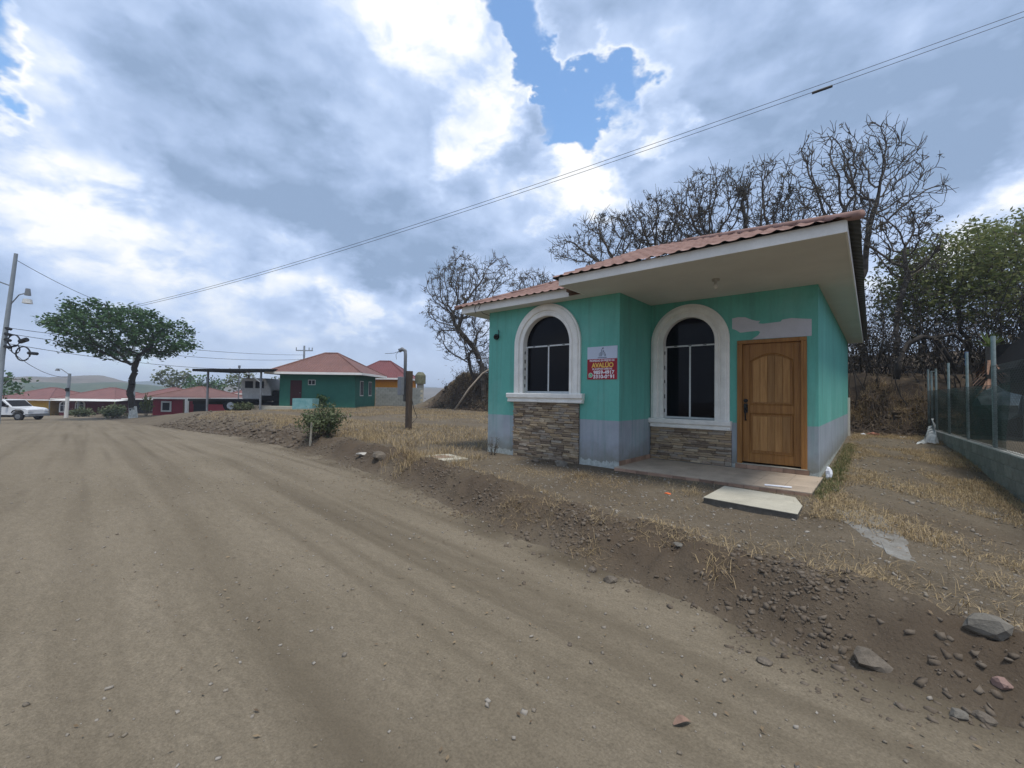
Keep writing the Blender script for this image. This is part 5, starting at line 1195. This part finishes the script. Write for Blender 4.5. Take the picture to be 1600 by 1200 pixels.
bush('bush', 'small green shrub against the wall of the dark green bungalow', 'bush', (-26.7, 7.35), .42, .62, 700, .16, LFG, 72, stems=14)
bush('weed', 'thin dry weed against the left corner of the turquoise house', 'weed', (-2.75, -.28), .22, .24, 120, .03, LFD, 73, stems=14)
bush('bush', 'clipped hedge bush beside the street lamp at the maroon house', 'bush', (-64.5, -2.0), 1.2, .55, 900, .22, LFB, 74, stems=24)
bush('bush', 'rounded hedge bush left of the whitewashed tree', 'bush', (-60.5, .3), 1.5, .65, 1100, .22, LFB, 75, stems=24)
bush('bush', 'low bush touching the whitewashed tree trunk', 'bush', (-51.5, -.6), 1.0, .5, 700, .2, LFB, 76, stems=20)
bush('bush', 'dry yellowish bush at the corner of the crimson house', 'bush', (-54.6, 2.0), .7, 1.1, 700, .18, LFR, 77, stems=18)
bush('bush', 'grey green weeds under the carport post by the truck', 'bush', (-29.9, 3.4), .9, .3, 700, .12, LFB, 78, stems=24)
def far_tree(label, c, ells, seed, lm, nl=1800, size=.5, bark=BARK):
    b_ = c; e0 = ells[0]
    return tree('distant_tree', label, 'tree', b_, (e0[0], e0[1], e0[2]-e0[4]*.8), ells, seed, 220, .45, 3, .8, .03, bark, (lm, max(3, nl//500), size, size*.8, .12, .2, .6, 'crown'))
far_tree('dark tree behind the yellow house at the left edge', (-71.2, -8.3), [(-71.3, -8.0, 1.4, 2.0, 1.7), (-69.7, -6.5, 2.3, 1.1, .8)], 81, LFG)
far_tree('spreading grey green tree beyond the red roofs', (-109, 15.2), [(-109.6, 14.7, 3.9, 3.6, 2.0)], 82, LFB, size=.7)
far_tree('low round dark tree beyond the crimson house roof', (-104.4, 19), [(-104.5, 19.1, 2.4, 4.2, 1.8)], 83, LFG, size=.7)
far_tree('flat topped tree seen past the carport post', (-92, 22), [(-92, 22, 3.4, 3.0, 1.9)], 84, LFB, size=.6)
far_tree('small tree beyond the carport roof', (-88, 27), [(-88, 27, 2.6, 2.4, 1.5)], 85, LFB, size=.6)
# yucca like plant behind the fence
yc = thing('yucca_plant', 'yucca with pale leaf tuft and dead brown skirt behind the fence', 'plant', (5.9, 11.2, .9))
r = np.random.default_rng(91); m1 = MB(); m2 = MB()
for i in range(38):
    a_ = r.uniform(0, 6.28); e_ = r.uniform(.2, 1.3); l_ = r.uniform(.35, .55); b = Vector((5.9, 11.2, 2.75)); d = Vector((math.cos(a_)*math.cos(e_), math.sin(a_)*math.cos(e_), math.sin(e_))); s_ = d.cross(Vector((0, 0, 1))).normalized()*.02
    m1.add([b-s_, b+s_, b+d*l_*.6+s_*.8, b+d*l_, b+d*l_*.6-s_*.8], [(0, 1, 2, 3, 4)])
    a_ = r.uniform(0, 6.28); b = Vector((5.9+.1*math.cos(a_), 11.2+.1*math.sin(a_), r.uniform(1.6, 2.6))); d = Vector((math.cos(a_)*.6, math.sin(a_)*.6, -.8)); s_ = d.cross(Vector((0, 0, 1))).normalized()*.035
    m2.add([b-s_, b+s_, b+d*.45+s_*.5, b+d*.45-s_*.5], [(0, 1, 2, 3)])
m1.build('leaves', LFR, yc); m2.build('dead_leaves', mat('dead_frond', (.30, .17, .11), var=.4, scale=8, rough=.9), yc); MB().tube([(5.9, 11.2, .2), (5.9, 11.2, 2.75)], [.12, .08], 8).build('trunk', BARK, yc)
crumple('debris_heap', (5.8, 9.7, 1.1), (.5, .6, .45), mat('grey_plastic_debris', (.16, .19, .19), var=.5, scale=4, rough=.7), 'heap of grey plastic debris behind the shade net', 'debris', 92)

# ------------------------------------------------------------------ dry grass
STRAW = leafm('dry_straw', (.33, .235, .115), (.44, .335, .18), (.25, .185, .11), .15)
WEEDG = leafm('yard_weed_green', (.05, .085, .025), (.09, .12, .04), (.22, .19, .08), .2)
def blades(X, Y, h, w, r, lean, bend=.6, up=1.):
    n_ = len(X); Z = zterr(X, Y)-.01; B = np.stack([X, Y, Z], -1); a_ = r.uniform(0, 2*math.pi, n_); d = np.stack([np.cos(a_), np.sin(a_), np.zeros(n_)], -1); s_ = np.stack([-d[:, 1], d[:, 0], np.zeros(n_)], -1)*(w*.5)[:, None]
    ln_ = (lean*r.random(n_))[:, None]; mid = B+(d*ln_*.45+np.array([0, 0, up])*(.6-.15*ln_))*h[:, None]; tip = B+(d*ln_*1.2+np.array([0, 0, up])*(1-.6*np.minimum(ln_*bend, 1.3)))*h[:, None]
    V = np.stack([B-s_, B+s_, mid+s_*.7, mid-s_*.7, tip], 1).reshape(-1, 3); i = np.arange(n_)*5
    F = np.concatenate([np.stack([i, i+1, i+2], -1), np.stack([i, i+2, i+3], -1), np.stack([i+3, i+2, i+4], -1)]); return V, F
def grass(name, label, gen, m, seed, h=(.06, .2), w=(.004, .009), lean=.9, n_=10000, bend=.6):
    r = np.random.default_rng(seed); X, Y = gen(r, n_); V, F = blades(X, Y, r.uniform(*h, len(X)), r.uniform(*w, len(X)), r, lean, bend)
    o = npmesh(name, V, F, m, tone=np.repeat(r.random(len(X))**1.5, 5)); prop(o, label, 'grass', kind='stuff'); return o
def tufts(centres, rad, per):
    def g(r, n_):
        c = np.array(centres); k = np.repeat(np.arange(len(c)), per); a_ = r.normal(size=(len(k), 2))*rad*(c[k, 2:3] if c.shape[1] > 2 else 1)*.6; return c[k, 0]+a_[:, 0], c[k, 1]+a_[:, 1]
    return g
def patchy(xr, yr, sc_, th, seed, keep=None):
    def g(r, n_):
        X = r.uniform(*xr, n_*7); Y = r.uniform(*yr, n_*7); d = fbm(X, Y, sc_, 4, seed); k = r.random(len(X)) < np.clip((d-th)*2.6, 0, 1)
        if keep is not None: k &= keep(X, Y)
        k &= ~((X > -3.3) & (X < 2.85) & (Y > -.1) & (Y < 10.5))
        return X[k][:n_], Y[k][:n_]
    return g
track = lambda X, Y: ~((np.abs(Y-(4.3+.12*(X+14))) < .8) & (X < -5)) & (Y-edge(X) > 1.3)
grass('dry_grass', 'dry tan grass covering the lot left of the house', patchy((-27, -3.4), (-.8, 12.4), .45, -.4, 7, track), STRAW, 101, (.04, .17), (.006, .014), 1.2, 52000)
grass('dry_grass', 'matted dry grass in the side yard along the block wall', patchy((2.85, 5.15), (-1.2, 11.4), .9, -.16, 9), STRAW, 102, (.04, .13), (.004, .008), 2.0, 30000, 1.0)
grass('dry_grass', 'thin straw scattered over the front yard soil', patchy((-3, 5.2), (-3.2, -.3), 1.3, .12, 12), STRAW, 103, (.03, .10), (.003, .006), 2.2, 4200, 1.1)
r = np.random.default_rng(5)
tc_ = [(1.2, -2.9, 1.), (1.75, -2.6, 1.2), (2.25, -2.75, 1.4), (2.6, -2.55, 1.2), (3.1, -2.3, 1.2), (3.5, -2.25, 1.5), (3.95, -2.55, 1.3), (4.1, -2.9, 1.1), (3.3, -2.95, .8), (.6, -2.9, .8), (.1, -2.3, .9), (-.6, -2.2, 1.), (-1.2, -1.9, 1.3), (-2.0, -1.9, 1.5), (-2.6, -1.8, 1.6), (1.35, -3.3, .6), (.0, -2.95, .5), (2.5, -3.25, .6), (1.55, -.95, .7), (-.2, -.9, .6), (2.95, -.75, 1.2), (2.98, -.35, 1.3), (3.05, .1, 1.4), (4.3, -1.6, 1.5), (4.6, -.8, 1.5), (4.2, -1.9, 1.2)]
grass('straw_tufts', 'flattened straw tufts along the soil ridge', tufts(tc_, .20, 80), STRAW, 104, (.05, .17), (.003, .006), 2.0, bend=.95)
tc2 = [(-3.2+r.normal()*.6, -1.5+r.normal()*.45, 1.) for i in range(14)]+[(-10+r.uniform(-6, 5), r.uniform(-.9, .6), 1.3) for i in range(34)]
grass('straw_tufts', 'upright reddish dry tufts around the concrete cover and meter post', tufts(tc2, .22, 120), STRAW, 105, (.06, .24), (.004, .009), 1.1)
wd_ = [(2.86+.06*(i % 3), .2+.18*i, .6) for i in range(40)]+[(2.9, -.25, .9), (2.85, .1, .9)]
grass('green_weeds', 'green weeds along the foot of the side wall', tufts(wd_, .10, 90), WEEDG, 106, (.04, .13), (.005, .010), 1.5)
grass('dry_grass', 'straw overhanging the top of the cut bank at the back', tufts([(2.4+.11*i, float(bank_line(2.4+.11*i))+.75+.25*r.normal(), 1.2) for i in range(32)], .25, 120), STRAW, 107, (.15, .45), (.005, .01), 1.8, bend=1.1)
grass('dry_grass', 'dry grass along the top of the dirt mound', tufts([(-22+.25*i, float(bank_line(-22+.25*i))+.8+.3*r.normal(), 1.4) for i in range(46)], .3, 160), STRAW, 108, (.1, .4), (.008, .014), 1.5, bend=1.1)

# ------------------------------------------------------------------ gravel and clods
def chips(name, label, X, Y, S, m, seed, sink=.25, cat='gravel'):
    r = np.random.default_rng(seed); bm = bmesh.new(); bmesh.ops.create_cube(bm, size=1.5); bmesh.ops.triangulate(bm, faces=bm.faces); bm.verts.ensure_lookup_table(); bv = np.array([v.co[:] for v in bm.verts]); bf = np.array([[v.index for v in f.verts] for f in bm.faces]); bm.free()
    n_ = len(X); Z = zterr(X, Y); k = len(bv)
    jit = 1+r.uniform(-.5, .35, (n_, k, 3)); sc3 = np.stack([S*r.uniform(.7, 1.3, n_), S*r.uniform(.6, 1.1, n_), S*r.uniform(.4, .8, n_)], -1)[:, None]
    V = bv[None]*jit*sc3
    ax = r.normal(0, .6, n_)[:, None]; V = np.stack([V[..., 0], V[..., 1]*np.cos(ax)-V[..., 2]*np.sin(ax), V[..., 1]*np.sin(ax)+V[..., 2]*np.cos(ax)], -1); a_ = r.uniform(0, 6.28, n_); ca, sa = np.cos(a_)[:, None], np.sin(a_)[:, None]
    W_ = np.stack([V[..., 0]*ca-V[..., 1]*sa, V[..., 0]*sa+V[..., 1]*ca, V[..., 2]], -1)+np.stack([X, Y, Z+S*(.5-sink)], -1)[:, None]
    F = bf[None]+(np.arange(n_)*k)[:, None, None]
    o = npmesh(name, W_.reshape(-1, 3), F.reshape(-1, 3), m, tone=np.repeat(r.random(n_), k)); return prop(o, label, cat, kind='stuff')
CLOD = mat('soil_clod', (.088, .067, .047), c2=(.125, .098, .072), scale=6, rough=.97, tone=(.15, .122, .092), fine=.2, coord='POS'); PEB = mat('road_pebble', (.12, .098, .072), c2=(.21, .175, .13), scale=9, rough=.95, tone=(.30, .27, .23), fine=.2, coord='POS')
def berm_pts(n_, x0, x1, mu, sg_, r):
    X = x1-(x1-x0)*r.random(n_)**1.6; V = r.normal(mu, sg_, n_); Y = edge(X)+V; return X, Y
r = np.random.default_rng(111)
X, Y = berm_pts(34000, -14, 5.5, .42, .36, r); k = r.random(len(X)) < np.clip(.35+1.6*fbm(X, Y, 1.7, 3, 140), .05, 1); X, Y = X[k], Y[k]; chips('soil_clods', 'loose soil clods heaped along the road edge', X, Y, .006+.024*r.random(len(X))**5, CLOD, 1, .6)
X, Y = berm_pts(1300, -6, 5.5, .05, .14, r); chips('gravel', 'stones rolled to the foot of the soil ridge', X, Y, .005+.028*r.random(len(X))**7, CLOD, 2, .5)
X = r.uniform(-3, 5.2, 5200); Y = r.uniform(-3.3, -.25, 5200); k = (Y-edge(X) > .8); chips('gravel', 'small gravel strewn over the front yard', X[k], Y[k], .005+.018*r.random(k.sum())**6, PEB, 3, .4)
X = r.uniform(-9, 5, 3200); Y = edge(X)-np.abs(r.normal(0, 2.6, 3200)); k = Y > -7.5; chips('gravel', 'scattered pebbles lying on the dirt road', X[k], Y[k], .004+.012*r.random(k.sum())**4, PEB, 4)
X = r.uniform(2.9, 5.1, 900); Y = r.uniform(-.3, 10.5, 900); chips('gravel', 'pale gravel in the side yard', X, Y, .008+.025*r.random(900)**4, PEB, 5)
X = r.uniform(-30, -9, 1600); Y = edge(X)+np.abs(r.normal(.7, .8, 1600)); chips('soil_clods', 'clods and rubble on the far road edge', X, Y, .02+.08*r.random(1600)**4, CLOD, 6)

def bank_chips(label, n_, x0, x1, smax, seed):
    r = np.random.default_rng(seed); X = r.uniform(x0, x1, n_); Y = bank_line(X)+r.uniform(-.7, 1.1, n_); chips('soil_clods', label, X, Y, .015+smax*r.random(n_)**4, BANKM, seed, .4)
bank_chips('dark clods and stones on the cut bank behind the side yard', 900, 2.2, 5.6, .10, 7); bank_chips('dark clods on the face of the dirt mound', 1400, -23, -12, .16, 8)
crumple('brick_scrap', (3.35, 10.9, zpt(3.35, 10.9)+.05), (.16, .1, .06), mat('broken_tile', (.28, .12, .08), rough=.9), 'broken reddish tile piece at the foot of the cut bank', 'scrap', 33)
crumple('plastic_scrap', (3.1, 10.7, zpt(3.1, 10.7)+.03), (.07, .06, .05), PLAST, 'white scrap next to the broken tile below the bank', 'litter', 34)
crumple('plastic_scrap', (4.05, 10.8, zpt(4.05, 10.8)+.02), (.10, .06, .02), PLAST, 'flat white scrap below the bank near the tarp', 'litter', 35)

def litter(label, X, Y, size, m, seed):
    r = np.random.default_rng(seed); C_ = np.stack([X, Y, zterr(X, Y)+.012], -1); v, f = leaf_quads(C_, np.full(len(X), size), r, .85, .45)
    prop(npmesh('leaf_litter', v, f, m, tone=np.repeat(r.random(len(X)), 4)), label, 'leaves', kind='stuff')
LIT = leafm('leaf_litter_brown', (.09, .06, .035), (.16, .11, .065), (.26, .19, .11), .1)
X = r.uniform(-4, 5.2, 2600); Y = r.uniform(-3.4, -.2, 2600); litter('dead leaves and straw bits strewn over the front yard', X, Y, .026, LIT, 1)
X = r.uniform(2.9, 5.1, 1500); Y = r.uniform(-.5, 11, 1500); litter('dead leaves lying in the side yard', X, Y, .035, LIT, 2)
X = r.uniform(-8, 5, 700); Y = edge(X)-np.abs(r.normal(0, 2.4, 700)); k = Y > -7.5; litter('small dead leaf bits on the dirt road', X[k], Y[k], .028, LIT, 3)

# ------------------------------------------------------------------ hills and haze
def hill(name, prof_pts, depth_, m, lumps, seed):
    """Ridge whose crest follows prof_pts [(x,y,z)...]; front slope faces the camera."""
    n_ = 80; pts = np.array(prof_pts, float); t = np.linspace(0, 1, n_); tt = np.linspace(0, 1, len(pts)); crest = np.stack([np.interp(t, tt, pts[:, i]) for i in range(3)], -1)
    V = []; rows = 14
    toc = np.array([3.4, -6.9])-crest[:, :2]; toc /= np.linalg.norm(toc, axis=1)[:, None]
    for j in range(rows):
        s_ = (j-4)/(rows-5)
        xy = crest[:, :2]+toc*depth_*s_
        z = crest[:, 2]-(crest[:, 2]+22)*np.abs(s_)**1.3+lumps*fbm(xy[:, 0], xy[:, 1], .02, 4, seed)
        V.append(np.stack([xy[:, 0], xy[:, 1], z], -1))
    V = np.array(V); idx = np.arange(rows*n_).reshape(rows, n_); f = np.stack([idx[:-1, :-1], idx[1:, :-1], idx[1:, 1:], idx[:-1, 1:]], -1).reshape(-1, 4)
    return prop(npmesh(name, V.reshape(-1, 3), f, m, smooth=True), kind='structure')
HG = mat('wooded_hill', (.035, .06, .03), c2=(.085, .10, .055), scale=.05, rough=1., coord='POS', fine=.4, detail=9); HB = mat('dry_hill', (.10, .085, .06), c2=(.17, .14, .10), scale=.04, rough=1., coord='POS', fine=.4, detail=9)
hill('hills', [(-430, -160, 2), (-450, -40, 6), (-447, -10, 7.5), (-445, 5, 7), (-450, 25, 5), (-455, 60, 5), (-460, 110, 3)], 160, HG, 5, 3)
hill('hills', [(-600, -70, 3), (-620, 0, 13), (-640, 28, 14), (-640, 50, 17), (-645, 70, 13), (-650, 100, 8), (-660, 170, 8), (-640, 300, 10), (-500, 520, 12)], 200, HB, 7, 5)
hill('hills', [(-1250, -700, 10), (-1350, -200, 24), (-1380, 100, 22), (-1330, 330, 22), (-1250, 600, 20), (-1100, 900, 22)], 300, HG, 8, 8)

hz = MB().box(-1620, 930, -930, 1530, -46, 40).build('haze', mat('unused_haze', (.5, .5, .5)))
hm = bpy.data.materials.new('haze_air'); hm.use_nodes = True; t = hm.node_tree; t.nodes.clear()
ho = t.nodes.new('ShaderNodeOutputMaterial'); pv = t.nodes.new('ShaderNodeVolumePrincipled'); pv.inputs['Color'].default_value = (.80, .88, 1, 1); pv.inputs['Density'].default_value = .0008; pv.inputs['Anisotropy'].default_value = .2
t.links.new(pv.outputs[0], ho.inputs['Volume']); hz.data.materials.clear(); hz.data.materials.append(hm)
prop(hz, kind='stuff')
